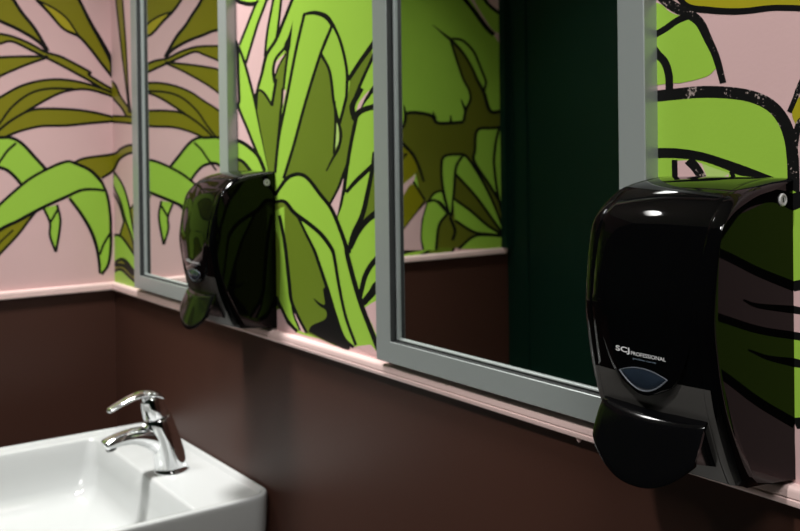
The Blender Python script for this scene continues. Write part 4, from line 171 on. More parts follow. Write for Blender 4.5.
F G 8872,15574 8541,15205 8566,15203 8612,15153 8660,15107 8706,15059 8748,15007 8783,14948 8809,14875 8829,14791 8844,14705 8857,14625 8870,14561 8883,14516 8894,14486 8903,14462 8913,14440 8925,14412 8938,14378 8952,14342 8967,14306 8982,14269 8997,14233 9016,14232 9051,14299 9088,14370 9124,14438 9155,14499 9179,14550 9193,14583 9200,14603 9202,14618 9203,14636 9205,14667 9210,14710 9215,14760 9220,14817 9219,14877 9211,14939 9195,15007 9172,15081 9144,15157 9112,15232 9080,15300 9045,15360 9007,15415 8967,15467 8926,15519 8886,15573
S K 8836,15586 8672,15403 8504,15216 | 8907,15563 8744,15380 8578,15194
S K 8530,15196 8577,15146 8625,15099 8671,15053 8711,15003 8745,14946 8771,14875 8790,14791 8805,14705 8819,14625 8832,14560 8845,14515 8856,14483 8866,14460 8876,14437 8887,14409 8900,14375 8915,14339 8930,14303 8945,14266 8960,14229 | 8601,15209 8647,15160 8694,15114 8741,15065 8784,15012 8820,14950 8847,14876 8867,14791 8882,14704 8895,14625 8908,14561 8921,14518 8931,14488 8940,14465 8950,14443 8962,14415 8975,14381 8989,14345 9004,14309 9019,14272 9034,14236
S K 9052,14226 9087,14293 9124,14363 9160,14431 9191,14493 9215,14544 9229,14577 9236,14599 9239,14615 9240,14634 9242,14664 9246,14706 9252,14757 9256,14814 9256,14875 9248,14938 9232,15007 9208,15082 9180,15158 9149,15233 9116,15302 9081,15363 9042,15419 9002,15472 8961,15523 8921,15577 | 8979,14238 9014,14306 9052,14376 9088,14444 9119,14506 9143,14556 9157,14589 9163,14608 9165,14621 9166,14639 9168,14670 9173,14713 9179,14764 9183,14819 9182,14878 9175,14940 9159,15007 9135,15080 9107,15156 9076,15230 9044,15298 9010,15357 8972,15411 8932,15463 8891,15515 8851,15569
F g 8921,14273 8882,13882 8906,13905 8932,13928 8956,13951 8977,13976 8991,14006 8997,14042 8996,14081 8991,14123 8985,14166 8982,14208
S K 8867,14541 8870,14481 8874,14423 8878,14365 8880,14304 8879,14237 8873,14163 8863,14083 8852,14000 8840,13915 8830,13832 | 8931,14539 8934,14480 8938,14422 8942,14364 8944,14302 8942,14234 8936,14160 8927,14080 8916,13996 8904,13912 8894,13830
S K 8949,14268 8965,14232 8982,14196 8998,14161 9009,14127 9012,14094 9007,14058 8995,14021 8978,13983 8958,13947 8936,13914 8914,13885 8889,13858 8861,13832 8830,13805 8799,13775 8769,13743 8738,13710 8706,13675 8674,13640 8642,13606 | 9017,14274 9033,14239 9052,14204 9069,14168 9083,14130 9088,14092 9083,14052 9072,14012 9055,13972 9035,13933 9013,13898 8985,13866 8953,13838 8920,13813 8886,13787 8853,13760 8819,13729 8784,13697 8749,13664 8713,13630 8677,13597
F G 9967,15185 9935,15147 9904,15111 9873,15073 9839,15033 9801,14987 9759,14935 9713,14877 9665,14816 9616,14753 9568,14692 9516,14385 9950,14436 11198,14432 11212,15119
S K 10089,15449 10027,15404 9963,15357 9899,15311 9836,15265 9775,15222 9716,15182 9659,15144 9603,15107 9547,15069 9489,15030 9432,14989 9375,14947 9319,14904 9262,14861 9204,14817 | 10187,15399 10123,15355 10058,15310 9992,15265 9927,15220 9863,15178 9802,15138 9743,15101 9686,15065 9629,15029 9573,14991 9516,14951 9459,14910 9402,14868 9344,14826 9286,14783
S K 9935,15243 9906,15204 9878,15167 9850,15128 9819,15088 9782,15044 9739,14995 9690,14942 9637,14886 9585,14830 9537,14775 9492,14723 9451,14672 9410,14621 9370,14570 9328,14518 | 10002,15221 9973,15183 9945,15146 9916,15108 9885,15067 9848,15023 9804,14973 9755,14920 9702,14864 9651,14808 9603,14755 9559,14703 9517,14652 9477,14602 9436,14551 9395,14500
S K 10087,14862 10023,14819 9957,14775 9891,14731 9827,14688 9768,14647 9711,14610 9657,14573 9606,14538 9561,14507 9523,14478 9496,14454 9480,14435 9469,14419 9462,14405 9452,14391 | 10164,14823 10100,14780 10034,14736 9968,14693 9904,14650 9844,14610 9788,14573 9733,14537 9682,14503 9637,14473 9602,14447 9578,14426 9565,14412 9556,14399 9547,14386 9535,14370
F P 9720,14628 9678,14603 9634,14577 9591,14551 9552,14526 9519,14502 9495,14480 9477,14460 9464,14440 9451,14421 9436,14401 9516,14390 9536,14415 9555,14440 9575,14465 9595,14490 9617,14514 9640,14537 9665,14560 9691,14582 9716,14604 9741,14627
S K 9517,14693 9472,14656 9424,14617 9377,14578 9334,14541 9301,14508 9279,14480 9266,14456 9262,14434 9265,14413 9270,14391 9280,14365 9294,14337 9311,14311 9328,14285 9344,14260 | 9618,14655 9575,14616 9530,14577 9486,14538 9448,14503 9422,14473 9407,14452 9401,14437 9400,14427 9400,14413 9402,14396 9407,14375 9417,14353 9430,14328 9445,14302 9458,14276
F G 9424,14291 9447,14305 9466,14319 9487,14333 9516,14346 9560,14359 9623,14371 9700,14383 9784,14395 9869,14406 9950,14418 11198,14432 11184,13685 9830,13823 9775,13780 9721,13738 9665,13696 9606,13652 9542,13606 9471,13559 9394,13509 9313,13458 9231,13406 9149,13354 9150,13379 9171,13492 9191,13608 9211,13721 9232,13829 9256,13927 9283,14011 9312,14086 9342,14155 9372,14223 9402,14292
S K 9416,14244 9450,14268 9478,14293 9504,14314 9532,14331 9572,14346 9633,14359 9712,14372 9801,14381 9888,14389 9965,14395 10028,14399 10085,14400 10139,14401 10193,14402 10249,14403 | 9295,14296 9328,14317 9357,14340 9393,14366 9441,14391 9505,14413 9585,14429 9675,14441 9769,14451 9857,14461 9935,14469 10003,14475 10064,14479 10121,14482 10174,14484 10228,14487
S K 9378,14298 9348,14225 9318,14150 9289,14076 9260,14002 9234,13931 9211,13862 9190,13795 9170,13729 9152,13667 9136,13607 9122,13552 9109,13501 9098,13452 9088,13405 9076,13355 | 9471,14284 9441,14212 9410,14138 9380,14064 9350,13991 9324,13921 9300,13853 9278,13787 9258,13722 9239,13660 9221,13601 9206,13547 9193,13497 9181,13449 9169,13401 9157,13352
F P 9088,13537 9073,13511 9061,13486 9048,13460 9029,13431 9001,13395 8961,13352 8911,13302 8855,13249 8798,13194 8743,13140 8932,12918 8953,12962 8974,13006 8995,13050 9015,13093 9032,13134 9047,13172 9059,13206 9070,13240 9081,13276 9094,13317 9107,13364 9121,13416 9135,13470 9149,13524 9164,13578
S K 9197,13745 9167,13705 9135,13663 9104,13622 9074,13582 9045,13544 9021,13509 9001,13478 8981,13447 8959,13416 8931,13381 8895,13342 8853,13299 8807,13253 8760,13207 8715,13162 | 9271,13729 9239,13689 9207,13648 9175,13607 9144,13568 9115,13530 9090,13497 9069,13466 9048,13435 9024,13403 8994,13367 8956,13327 8912,13283 8866,13238 8818,13193 8772,13148
S K 9179,13741 9167,13706 9155,13673 9143,13639 9130,13602 9117,13560 9104,13515 9092,13467 9080,13416 9064,13360 9044,13299 9019,13231 8988,13155 8955,13075 8921,12994 8888,12914 | 9252,13734 9241,13699 9229,13666 9218,13632 9206,13596 9194,13555 9183,13511 9172,13463 9160,13412 9145,13356 9126,13294 9101,13225 9072,13149 9040,13069 9007,12988 8975,12909
F L 9785,13659 10073,13735 10058,13058 9541,12948 9581,13134 9692,13370
F G 9168,13319 9215,13351 9259,13382 9304,13414 9354,13446 9411,13478 9478,13510 9552,13543 9630,13576 9709,13608 9784,13640 9765,13563 9744,13514 9723,13466 9702,13417 9680,13366 9655,13311 9630,13254 9604,13195 9576,13134 9544,13067 9507,12995 9462,12914 9410,12826 9355,12733 9298,12639 9242,12546 9133,12618 9088,12676 9037,12736 8989,12795 8951,12853 8931,12908 8936,12959 8959,13008 8992,13054 9026,13096 9051,13135 9067,13169 9080,13198 9090,13224 9100,13250 9111,13277
S K 10146,13900 10080,13865 10013,13829 9946,13793 9876,13756 9802,13718 9721,13676 9631,13631 9539,13584 9451,13539 9373,13498 9311,13460 9260,13426 9215,13394 9173,13364 9127,13332 | 10203,13867 10139,13830 10076,13793 10011,13756 9944,13717 9872,13677 9790,13634 9700,13588 9609,13542 9523,13498 9448,13458 9386,13424 9333,13393 9285,13364 9238,13335 9188,13305
S K 9798,13853 9787,13808 9775,13762 9764,13717 9751,13671 9737,13625 9720,13578 9703,13530 9684,13482 9663,13431 9639,13375 9613,13312 9585,13244 9555,13174 9522,13106 9487,13044 9446,12989 9399,12936 9351,12884 9304,12831 9264,12777 9233,12724 9208,12673 9188,12623 9169,12575 9148,12526 | 9883,13847 9873,13801 9864,13756 9854,13711 9844,13664 9831,13617 9817,13569 9801,13521 9784,13472 9765,13421 9744,13365 9720,13303 9694,13234 9666,13163 9635,13093 9600,13028 9558,12967 9510,12911 9461,12859 9416,12809 9378,12761 9349,12713 9325,12666 9304,12618 9284,12569 9261,12520
F G 10057,13039 10015,13027 9972,13015 9929,13003 9884,12989 9837,12972 9786,12951 9732,12927 9676,12900 9623,12872 9574,12843 9532,12812 9493,12778 9457,12744 9423,12709 9391,12675 9357,12647 9320,12624 9287,12599 9265,12563 9260,12507 9279,12421 9318,12308 9365,12189 9412,12082 9448,12003 9470,11961 9487,11942 9500,11936 9512,11933 9526,11924 9870,12165 10464,12501 11162,12589 11172,13109
S K 10122,13228 10058,13202 9992,13177 9925,13150 9860,13124 9800,13098 9747,13074 9698,13050 9652,13027 9608,13002 9563,12974 9519,12945 9477,12913 9435,12881 9396,12845 9358,12808 9322,12767 9288,12724 9256,12681 9225,12637 9193,12594 | 10197,13159 10132,13135 10065,13110 9999,13085 9936,13061 9879,13037 9828,13015 9782,12995 9740,12974 9701,12953 9660,12929 9620,12902 9580,12875 9542,12845 9504,12814 9467,12781 9431,12745 9397,12705 9363,12663 9329,12620 9293,12577
S K 10242,12734 10156,12691 10066,12648 9975,12604 9887,12559 9809,12514 9743,12469 9687,12425 9638,12381 9596,12337 9558,12293 9525,12245 9499,12197 9479,12150 9462,12107 9446,12069 9434,12037 9424,12010 9417,11986 9411,11963 9404,11939 | 10314,12682 10227,12639 10137,12596 10048,12554 9965,12512 9895,12471 9836,12431 9786,12393 9743,12354 9704,12315 9669,12275 9639,12234 9614,12191 9594,12147 9575,12105 9559,12067 9545,12036 9534,12011 9526,11988 9518,11965 9509,11941
F P 10265,12122 10186,12094 10103,12065 10020,12036 9940,12007 9866,11978 9799,11950 9737,11923 9679,11896 9621,11868 9561,11841 9590,11810 9618,11779 9647,11749 9676,11717 9705,11685 9734,11650 9764,11614 9795,11577 9825,11540 9855,11504 10440,11398 10456,12115
S K 10329,12400 10233,12365 10131,12329 10027,12292 9930,12256 9845,12219 9781,12182 9738,12147 9713,12117 9696,12094 9673,12071 9639,12044 9599,12013 9557,11981 9514,11948 9471,11916 | 10403,12309 10306,12275 10202,12240 10102,12205 10013,12173 9946,12145 9907,12124 9885,12107 9866,12088 9841,12061 9804,12029 9761,11998 9716,11968 9671,11936 9625,11905 9579,11874
F L 6975,13174 7045,13166 7117,13156 7188,13147 7252,13140 7307,13135 7348,13136 7378,13141 7403,13147 7431,13149 7469,13140 7522,13119 7583,13088 7647,13053 7708,13019 7758,12991 7797,12969 7828,12950 7855,12933 7881,12917 7909,12900 8149,12626 8204,12567 8260,12509 8316,12451 8370,12392 8421,12329 8471,12262 8520,12191 8568,12118 8612,12046 8654,11977 8692,11911 8726,11847 8759,11784 8790,11721 8823,11658 8870,11236 8722,11248 8567,11261 8411,11274 8258,11285 8113,11295 7979,11302 7854,11308 7733,11312 7612,11316 7487,11321 7072,11536 7102,12558
F G 6820,12884 6921,12831 7029,12789 7132,12742 7219,12674 7279,12569 7307,12417 7309,12228 7297,12017 7281,11800 7272,11594 7286,11596 7326,11556 7365,11515 7403,11475 7444,11438 7489,11404 7538,11376 7591,11351 7646,11329 7702,11308 7755,11286 7836,11320 7808,11355 7780,11387 7753,11421 7724,11461 7695,11514 7663,11578 7629,11650 7595,11731 7564,11823 7538,11924 7517,12042 7500,12177 7487,12318 7476,12456 7467,12581 7461,12691 7458,12792 7456,12888 7456,12982 7454,13079
S K 7086,11695 7113,11668 7139,11642 7165,11616 7193,11588 7225,11558 7260,11525 7298,11488 7339,11451 7386,11415 7439,11381 7498,11352 7562,11327 7627,11304 7691,11282 7753,11260 | 7210,11734 7237,11708 7262,11682 7287,11656 7315,11629 7346,11599 7381,11566 7418,11530 7455,11493 7495,11458 7538,11427 7588,11400 7643,11374 7703,11350 7764,11326 7823,11302
F P 7673,11692 7676,11657 7676,11622 7678,11587 7683,11551 7695,11514 7716,11473 7743,11432 7774,11389 7805,11346 7835,11304 8049,11295 8019,11330 7989,11365 7959,11400 7928,11436 7892,11474 7853,11515 7809,11558 7764,11602 7718,11647
F P 7071,11502 7285,11545 7488,11354 7755,11260 7062,11194
S K 7252,12931 7269,12888 7286,12845 7303,12802 7320,12758 7336,12712 7353,12666 7369,12622 7385,12574 7401,12519 7419,12451 7438,12363 7458,12257 7479,12146 7499,12040 7516,11952 7530,11885 7539,11830 7548,11782 7561,11737 7584,11691 7615,11645 7654,11602 7697,11562 7741,11523 7787,11483 7833,11442 7883,11402 7934,11362 7984,11323 8034,11284 | 7351,12945 7369,12902 7387,12860 7404,12817 7422,12773 7440,12727 7457,12682 7474,12637 7491,12590 7509,12534 7527,12466 7547,12377 7569,12272 7590,12161 7611,12057 7629,11969 7640,11901 7647,11846 7654,11800 7664,11758 7683,11716 7710,11673 7744,11632 7783,11593 7825,11553 7868,11513 7912,11473 7959,11432 8007,11392 8056,11352 8103,11312
S K 7603,11698 7614,11660 7622,11623 7632,11585 7646,11546 7666,11506 7696,11465 7731,11423 7770,11382 7810,11341 7848,11300 | 7663,11709 7673,11671 7682,11634 7691,11597 7704,11559 7724,11521 7751,11482 7786,11442 7825,11401 7864,11359 7902,11319
F K 8114,11327 8129,11346 8139,11365 8152,11384 8174,11404 8211,11427 8275,11454 8360,11484 8449,11514 8529,11544 8584,11572 8612,11597 8624,11622 8623,11646 8614,11668 8599,11686 8575,11699 8539,11707 8498,11714 8455,11721 8418,11732 8380,11749 8336,11769 8297,11790 8272,11807 8272,11816 8308,11810 8374,11791 8451,11770 8521,11758 8565,11762 8576,11792 8565,11841 8546,11897 8532,11947 8534,11980 8557,11995 8593,12001 8634,11997 8676,11983 8713,11959 8740,11924 8761,11878 8782,11824 8811,11761 8853,11693 8926,11609 9027,11508 9125,11407 9195,11320 9211,11259 9158,11233 9053,11230 8916,11240 8770,11255 8636,11262
F G 7313,13329 7369,13366 7424,13404 7479,13441 7535,13474 7593,13500 7655,13519 7719,13533 7783,13542 7846,13546 7905,13547 7959,13544 8008,13537 8056,13525 8106,13509 8161,13485 8223,13453 8289,13412 8357,13367 8424,13322 8487,13281 8546,13245 8605,13210 8661,13176 8713,13141 8762,13104 8805,13064 8843,13023 8879,12981 8914,12936 8950,12888 8989,12836 9030,12779 9069,12721 9105,12666 9133,12618 9148,12584 9152,12561 9154,12540 9162,12507 9185,12453 9223,12371 9272,12270 9328,12158 9388,12046 9446,11944 9507,11850 9574,11757 9640,11668 9701,11587 9753,11518 9792,11463 9823,11420 9849,11383 9874,11349 9901,11311 9591,11319 9267,11298 9212,11305 9180,11317 9149,11326 9117,11337 9083,11355 9046,11385 9004,11431 8959,11491 8912,11557 8866,11625 8824,11689 8787,11747 8755,11803 8724,11859 8691,11916 8654,11977 8612,12044 8568,12116 8520,12189 8471,12261 8421,12329 8370,12392 8316,12451 8260,12509 8204,12567 8149,12626 8097,12695 8055,12740 8010,12787 7966,12833 7925,12875 7888,12910 7859,12933 7837,12949 7817,12960 7793,12972 7758,12991 7710,13018 7651,13052 7587,13087 7525,13118 7469,13140 7422,13150 7380,13152 7340,13149 7301,13144 7261,13142
S K 7212,13213 7245,13238 7276,13263 7308,13287 7342,13312 7381,13338 7427,13368 7476,13401 7526,13433 7577,13461 7627,13482 7679,13497 7736,13509 7794,13517 7849,13522 7901,13523 7947,13520 7987,13515 8027,13506 8072,13491 8123,13470 8182,13438 8247,13398 8315,13352 8383,13307 8446,13264 8507,13227 8565,13192 8620,13159 8672,13125 8718,13089 8760,13050 8797,13010 8832,12968 8867,12923 8903,12876 8941,12824 8981,12766 9020,12708 9054,12654 9080,12606 9094,12574 9096,12555 9098,12532 9105,12497 9127,12441 9165,12358 9214,12256 9270,12143 9329,12031 9389,11928 9451,11832 9518,11738 9585,11649 9647,11568 9699,11499 9738,11444 9770,11400 9796,11364 9821,11329 9848,11291 | 7125,13237 7157,13262 7187,13287 7218,13312 7253,13339 7292,13367 7336,13397 7385,13432 7439,13467 7497,13500 7560,13527 7628,13547 7698,13563 7771,13573 7842,13579 7910,13579 7971,13575 8029,13567 8085,13554 8140,13535 8199,13509 8263,13474 8331,13432 8399,13385 8465,13339 8527,13298 8586,13262 8644,13228 8701,13194 8755,13158 8805,13119 8850,13078 8889,13036 8926,12993 8961,12948 8997,12901 9036,12848 9078,12791 9119,12733 9155,12678 9184,12629 9201,12593 9208,12568 9211,12547 9219,12517 9241,12465 9280,12384 9330,12283 9387,12172 9445,12062 9503,11961 9563,11868 9629,11775 9694,11687 9755,11606 9806,11537 9846,11482 9876,11439 9902,11403 9927,11368 9954,11330
S K 7171,13106 7236,13112 7298,13120 7353,13126 7399,13126 7441,13120 7485,13103 7532,13075 7585,13040 7645,13002 7716,12967 7798,12936 7888,12906 7981,12878 8069,12850 8149,12824 8221,12798 8290,12774 8353,12750 8413,12725 8470,12698 8527,12667 8583,12633 8636,12598 8683,12565 8721,12535 8747,12512 8761,12497 8771,12481 8781,12457 8796,12418 8816,12362 8836,12295 8859,12219 8882,12140 8908,12062 8936,11982 8966,11899 8998,11815 9033,11733 9072,11654 9116,11581 9165,11512 9216,11445 9267,11380 9316,11314 | 7160,13154 7219,13160 7279,13169 7346,13177 7421,13179 7498,13169 7567,13145 7625,13113 7681,13078 7737,13044 7800,13014 7876,12987 7962,12959 8052,12930 8141,12902 8223,12875 8296,12849 8365,12824 8431,12799 8494,12772 8556,12743 8615,12710 8674,12674 8728,12637 8775,12601 8813,12568 8839,12543 8855,12522 8866,12500 8874,12474 8887,12434 8905,12378 8923,12310 8943,12234 8964,12155 8989,12078 9016,11999 9045,11917 9075,11834 9109,11752 9147,11675 9189,11604 9236,11536 9286,11470 9336,11404 9384,11338
S K 7833,12921 7880,12873 7926,12824 7972,12776 8017,12729 8061,12684 8105,12641 8148,12600 8190,12560 8229,12522 8262,12485 8288,12453 8308,12426 8326,12398 8348,12364 8377,12318 8418,12258 8465,12186 8516,12110 8565,12034 8608,11965 8645,11904 8677,11846 8708,11790 8741,11734 8778,11676 8820,11612 8865,11545 8911,11478 8959,11418 9009,11369 9062,11334 9116,11311 9170,11296 9221,11284 9270,11269 | 7899,12939 7947,12892 7995,12844 8042,12796 8089,12750 8133,12706 8178,12664 8222,12624 8265,12584 8306,12546 8342,12509 8371,12476 8393,12448 8412,12419 8435,12385 8465,12340 8506,12281 8554,12210 8605,12134 8655,12059 8700,11990 8737,11928 8770,11871 8802,11815 8833,11760 8868,11702 8908,11639 8950,11571 8994,11506 9038,11447 9083,11401 9127,11370 9171,11351 9219,11336 9269,11323 9319,11306
F P 9350,11311 9698,11388 9951,11262 9643,11269
F Y 14281,15625 14275,15536 14265,15442 14256,15350 14258,15268 14276,15205 14319,15164 14381,15140 14451,15128 14516,15120 14566,15109 14598,15096 14618,15086 14633,15077 14650,15068 14674,15059 14706,15048 14742,15038 14780,15028 14821,15018 14862,15007 14904,14996 14947,14985 14992,14974 15037,14964 15082,14956 15128,14950 15174,14945 15220,14942 15267,14939 15312,14936 15358,14933 15403,14931 15448,14929 15491,14926 15531,14923 15565,14918 15593,14911 15620,14905 15652,14898 15692,14892 15744,14886 15803,14880 15866,14875 15929,14870 15989,14865 15993,15308
F G 14182,15163 14221,15150 14260,15139 14298,15127 14334,15115 14366,15101 14392,15085 14413,15067 14431,15049 14452,15031 14477,15014 14509,14998 14545,14983 14582,14968 14618,14954 14651,14938 14680,14923 14707,14909 14732,14893 14755,14875 14777,14853 14796,14825 14813,14794 14828,14760 14843,14724 14858,14687 14873,14650 14889,14611 14904,14571 14918,14530 14933,14491 14916,14478 14901,14465 14885,14452 14864,14440 14834,14429 14792,14420 14738,14412 14680,14404 14624,14399 14579,14395 14551,14393 14533,14394 14519,14396 14501,14398 14470,14399 14423,14397 14366,14395 14302,14392 14236,14389 14172,14386
F G 14171,14282 14242,14284 14309,14286 14377,14288 14451,14289 14534,14288 14635,14286 14750,14283 14865,14278 14970,14273 15055,14267 15116,14259 15162,14251 15199,14242 15232,14232 15267,14221 15304,14208 15339,14195 15373,14181 15404,14164 15433,14146 15459,14126 15482,14103 15503,14079 15523,14054 15540,14028 15556,14000 15570,13971 15582,13941 15592,13911 15601,13881 15607,13853 15611,13825 15613,13797 15615,13768 15617,13737 15619,13704 15620,13669 15621,13633 15622,13596 15624,13561 15623,13449 14159,13409
S K 14459,15218 14492,15178 14524,15137 14558,15096 14594,15057 14635,15024 14681,15000 14728,14984 14774,14973 14817,14965 14858,14957 14899,14948 14941,14940 14982,14932 15023,14926 15061,14920 15098,14915 15132,14911 15165,14908 15200,14906 15239,14904 15281,14902 15325,14902 15370,14902 15416,14902 15460,14899 15504,14895 15548,14889 15593,14882 15640,14875 15691,14866 15747,14857 15806,14846 15867,14835 15928,14823 15987,14812 | 14501,15240 14536,15200 14571,15160 14604,15121 14636,15088 14669,15064 14703,15048 14740,15037 14780,15029 14822,15022 14865,15013 14906,15003 14947,14994 14987,14986 15026,14979 15063,14973 15098,14968 15131,14964 15163,14960 15197,14957 15234,14954 15275,14952 15318,14952 15364,14951 15411,14949 15458,14946 15504,14941 15549,14935 15595,14928 15642,14920 15693,14911 15749,14901 15809,14890 15870,14878 15931,14867 15990,14856
S D 14162,15341 14200,15297 14238,15251 14276,15206 14313,15164 14349,15127 14381,15097 14411,15073 14439,15053 14466,15036 14494,15018 14527,14999 14560,14982 14592,14966 14621,14951 14646,14937 14669,14923 14690,14910 14707,14897 14723,14884 14738,14868 14754,14847 14770,14821 14786,14792 14803,14760 14820,14728 14838,14697 14856,14667 14873,14636 14889,14604 14904,14569 14918,14532 14932,14491 14944,14448 14957,14404 14970,14361 | 14254,15383 14291,15338 14329,15292 14365,15249 14399,15209 14430,15177 14456,15153 14479,15134 14500,15119 14524,15103 14550,15087 14577,15071 14606,15055 14638,15039 14670,15022 14699,15004 14724,14988 14748,14972 14771,14954 14794,14932 14816,14907 14836,14877 14853,14846 14868,14814 14882,14781 14897,14750 14911,14719 14927,14688 14942,14655 14958,14620 14972,14583 14985,14542 14997,14500 15008,14456 15019,14413 15030,14370
S K 14660,14991 14634,14986 14608,14980 14580,14975 14553,14969 14526,14961 14500,14951 14476,14940 14454,14929 14433,14919 14412,14909 14391,14901 14369,14893 14347,14885 14324,14877 14300,14869 14273,14859 14246,14850 14217,14840 14188,14830 14159,14820 | 14685,14933 14659,14928 14632,14923 14606,14918 14582,14913 14559,14906 14538,14899 14517,14890 14495,14879 14473,14869 14450,14859 14427,14849 14404,14841 14382,14833 14359,14825 14335,14816 14309,14807 14281,14797 14253,14787 14224,14777 14195,14766
S K 14187,14770 14208,14745 14229,14720 14251,14695 14271,14671 14291,14648 14311,14628 14329,14612 14344,14599 14356,14587 14366,14573 14376,14557 14385,14538 14394,14517 14400,14496 14406,14474 14409,14451 14411,14425 14411,14398 14411,14370 14412,14342 | 14261,14806 14282,14781 14303,14756 14324,14731 14344,14708 14361,14687 14377,14671 14393,14657 14410,14642 14428,14624 14444,14602 14457,14579 14468,14555 14477,14531 14484,14505 14490,14478 14494,14450 14495,14421 14495,14393 14494,14365 14494,14338
S D 14055,14248 14108,14247 14161,14247 14213,14246 14265,14246 14315,14246 14362,14246 14407,14247 14450,14249 14494,14250 14540,14251 14590,14252 14640,14253 14691,14254 14742,14254 14792,14253 14844,14250 14897,14247 14950,14242 15001,14237 15049,14231 15095,14225 15137,14218 15178,14211 15215,14202 15251,14192 15285,14180 15318,14167 15348,14153 15376,14138 15401,14122 15423,14105 15443,14086 15462,14066 15479,14044 15494,14021 15508,13997 15521,13972 15532,13944 15541,13916 15550,13887 15556,13859 15561,13829 15565,13799 15568,13767 15571,13734 15573,13700 15575,13665 15575,13630 15576,13595 15576,13560 15575,13525 15574,13490 15573,13455 15571,13419 15570,13384 | 14049,14348 14102,14347 14155,14347 14207,14346 14257,14346 14306,14346 14351,14347 14395,14348 14438,14349 14482,14350 14529,14351 14578,14353 14629,14354 14682,14355 14736,14355 14790,14354 14845,14351 14901,14347 14956,14342 15010,14336 15060,14329 15108,14322 15154,14314 15198,14305 15241,14295 15283,14283 15323,14269 15361,14254 15398,14237 15433,14218 15465,14196 15495,14173 15521,14148 15545,14122 15566,14095 15586,14067 15603,14037 15618,14005 15631,13973 15642,13940 15651,13908 15658,13874 15664,13840 15667,13807 15670,13774 15673,13740 15675,13705 15676,13670 15677,13634 15678,13598 15678,13562 15678,13526 15677,13490 15676,13455 15675,13420 15674,13385
F P 14532,13724 14700,13732 14763,13706 15048,13617 15026,13432 14528,13419
F g 14784,13697 15057,13620 14987,13586 14835,13584
S K 14470,13732 14472,13575 14475,13417 | 14532,13733 14535,13576 14537,13420
S D 14608,13703 14626,13687 14644,13673 14660,13660 14676,13646 14692,13630 14708,13610 14726,13587 14743,13562 14758,13536 14771,13513 14782,13492 14791,13472 14799,13452 14807,13431 14816,13411 | 14686,13762 14702,13747 14718,13732 14735,13716 14753,13697 14771,13676 14788,13652 14805,13626 14823,13599 14840,13574 14856,13549 14869,13527 14881,13505 14891,13484 14901,13465 14911,13445
S K 15049,13630 15055,13618 15061,13607 15067,13596 15072,13585 15076,13574 15079,13561 15081,13547 15082,13532 15083,13516 15085,13500 | 15086,13645 15092,13634 15099,13622 15105,13611 15111,13597 15116,13583 15120,13567 15122,13551 15123,13535 15124,13519 15126,13504
F K 14046,13838 14099,13838 14152,13838 14204,13839 14255,13839 14304,13838 14351,13838 14395,13837 14438,13837 14482,13835 14529,13832 14578,13827 14629,13821 14681,13815 14733,13806 14785,13797 14839,13784 14895,13770 14950,13754 15002,13739 15049,13726 15088,13714 15121,13704 15152,13695 15185,13684 15223,13672 15267,13657 15315,13641 15365,13624 15415,13607 15464,13591 15298,13589 15267,13591 15236,13593 15206,13596 15175,13599 15145,13604 15118,13612 15093,13621 15068,13631 15041,13643 15008,13654 14970,13667 14927,13681 14881,13695 14833,13709 14785,13720 14735,13728 14683,13734 14630,13739 14578,13742 14528,13745 14481,13747 14437,13748 14394,13748 14350,13747 14303,13747 14254,13746 14203,13746 14151,13745 14098,13745 14044,13744
F Y 15836,14314 15805,14294 15772,14275 15740,14256 15711,14235 15686,14213 15665,14190 15648,14165 15634,14139 15625,14114 15620,14089 15622,14064 15630,14039 15642,14015 15653,13993 15663,13976 15669,13964 15674,13957 15679,13952 15683,13948 15688,13943 15832,13861
S D 15800,14561 15772,14507 15742,14451 15713,14395 15686,14344 15665,14303 15651,14273 15643,14252 15638,14237 15633,14224 15627,14208 15618,14189 15608,14169 15598,14148 15588,14128 15578,14107 | 15843,14538 15815,14485 15784,14429 15755,14374 15729,14324 15707,14283 15694,14254 15686,14236 15680,14222 15675,14208 15668,14191 15658,14171 15648,14151 15638,14130 15627,14110 15617,14089
S D 15901,14054 15863,14057 15822,14061 15781,14065 15742,14066 15707,14061 15679,14048 15660,14028 15650,14008 15642,13988 15635,13968 15627,13945 15620,13918 15614,13891 15609,13864 15603,13838 | 15898,14007 15860,14009 15819,14013 15779,14016 15746,14017 15723,14014 15712,14009 15706,14001 15700,13989 15696,13972 15690,13952 15684,13931 15679,13907 15675,13881 15671,13854 15667,13827
F G 15593,13301 16150,13179 16293,12722 16286,11858 15585,11666 15569,12638
F G 15609,13496 15719,13448 15837,13398 15956,13347 16065,13299 16155,13255 16217,13218 16257,13187 16284,13160 16308,13133 16339,13105 16398,11378 15626,11684
F P 15608,12747 15729,12782 15858,12820 15988,12857 16113,12892 16225,12922 16317,12944 16394,12959 16463,12971 16530,12981 16602,12994 16609,12428 16550,12423 16499,12418 16445,12413 16378,12408 16289,12402 16171,12395 16034,12388 15889,12381 15745,12375 15611,12368
F P 15618,11685 15746,11730 15882,11778 16020,11827 16151,11871 16265,11907 16356,11931 16428,11945 16490,11954 16549,11961 16615,11972 16632,11183 15626,11183
S K 15592,12785 15655,12801 15720,12818 15785,12834 15849,12851 15911,12869 15970,12888 16026,12908 16083,12930 16142,12952 16206,12973 16276,12995 16350,13017 16427,13038 16505,13060 16583,13083 | 15624,12710 15687,12727 15751,12743 15817,12761 15882,12779 15946,12798 16007,12818 16065,12840 16122,12861 16180,12882 16243,12903 16312,12924 16385,12945 16462,12966 16541,12987 16620,13009
S K 15551,13451 15591,13461 15632,13473 15679,13485 15731,13495 15787,13496 15846,13490 15907,13479 15970,13462 16031,13439 16088,13409 16137,13370 16179,13324 16215,13276 16247,13230 16277,13187 16308,13148 16337,13109 16364,13070 16390,13032 16418,12994 | 15602,13327 15644,13343 15684,13361 15721,13377 15755,13388 15791,13394 15835,13391 15887,13384 15939,13373 15989,13356 16032,13337 16068,13311 16104,13276 16138,13235 16172,13191 16206,13149 16236,13111 16263,13073 16289,13036 16315,12998 16343,12959
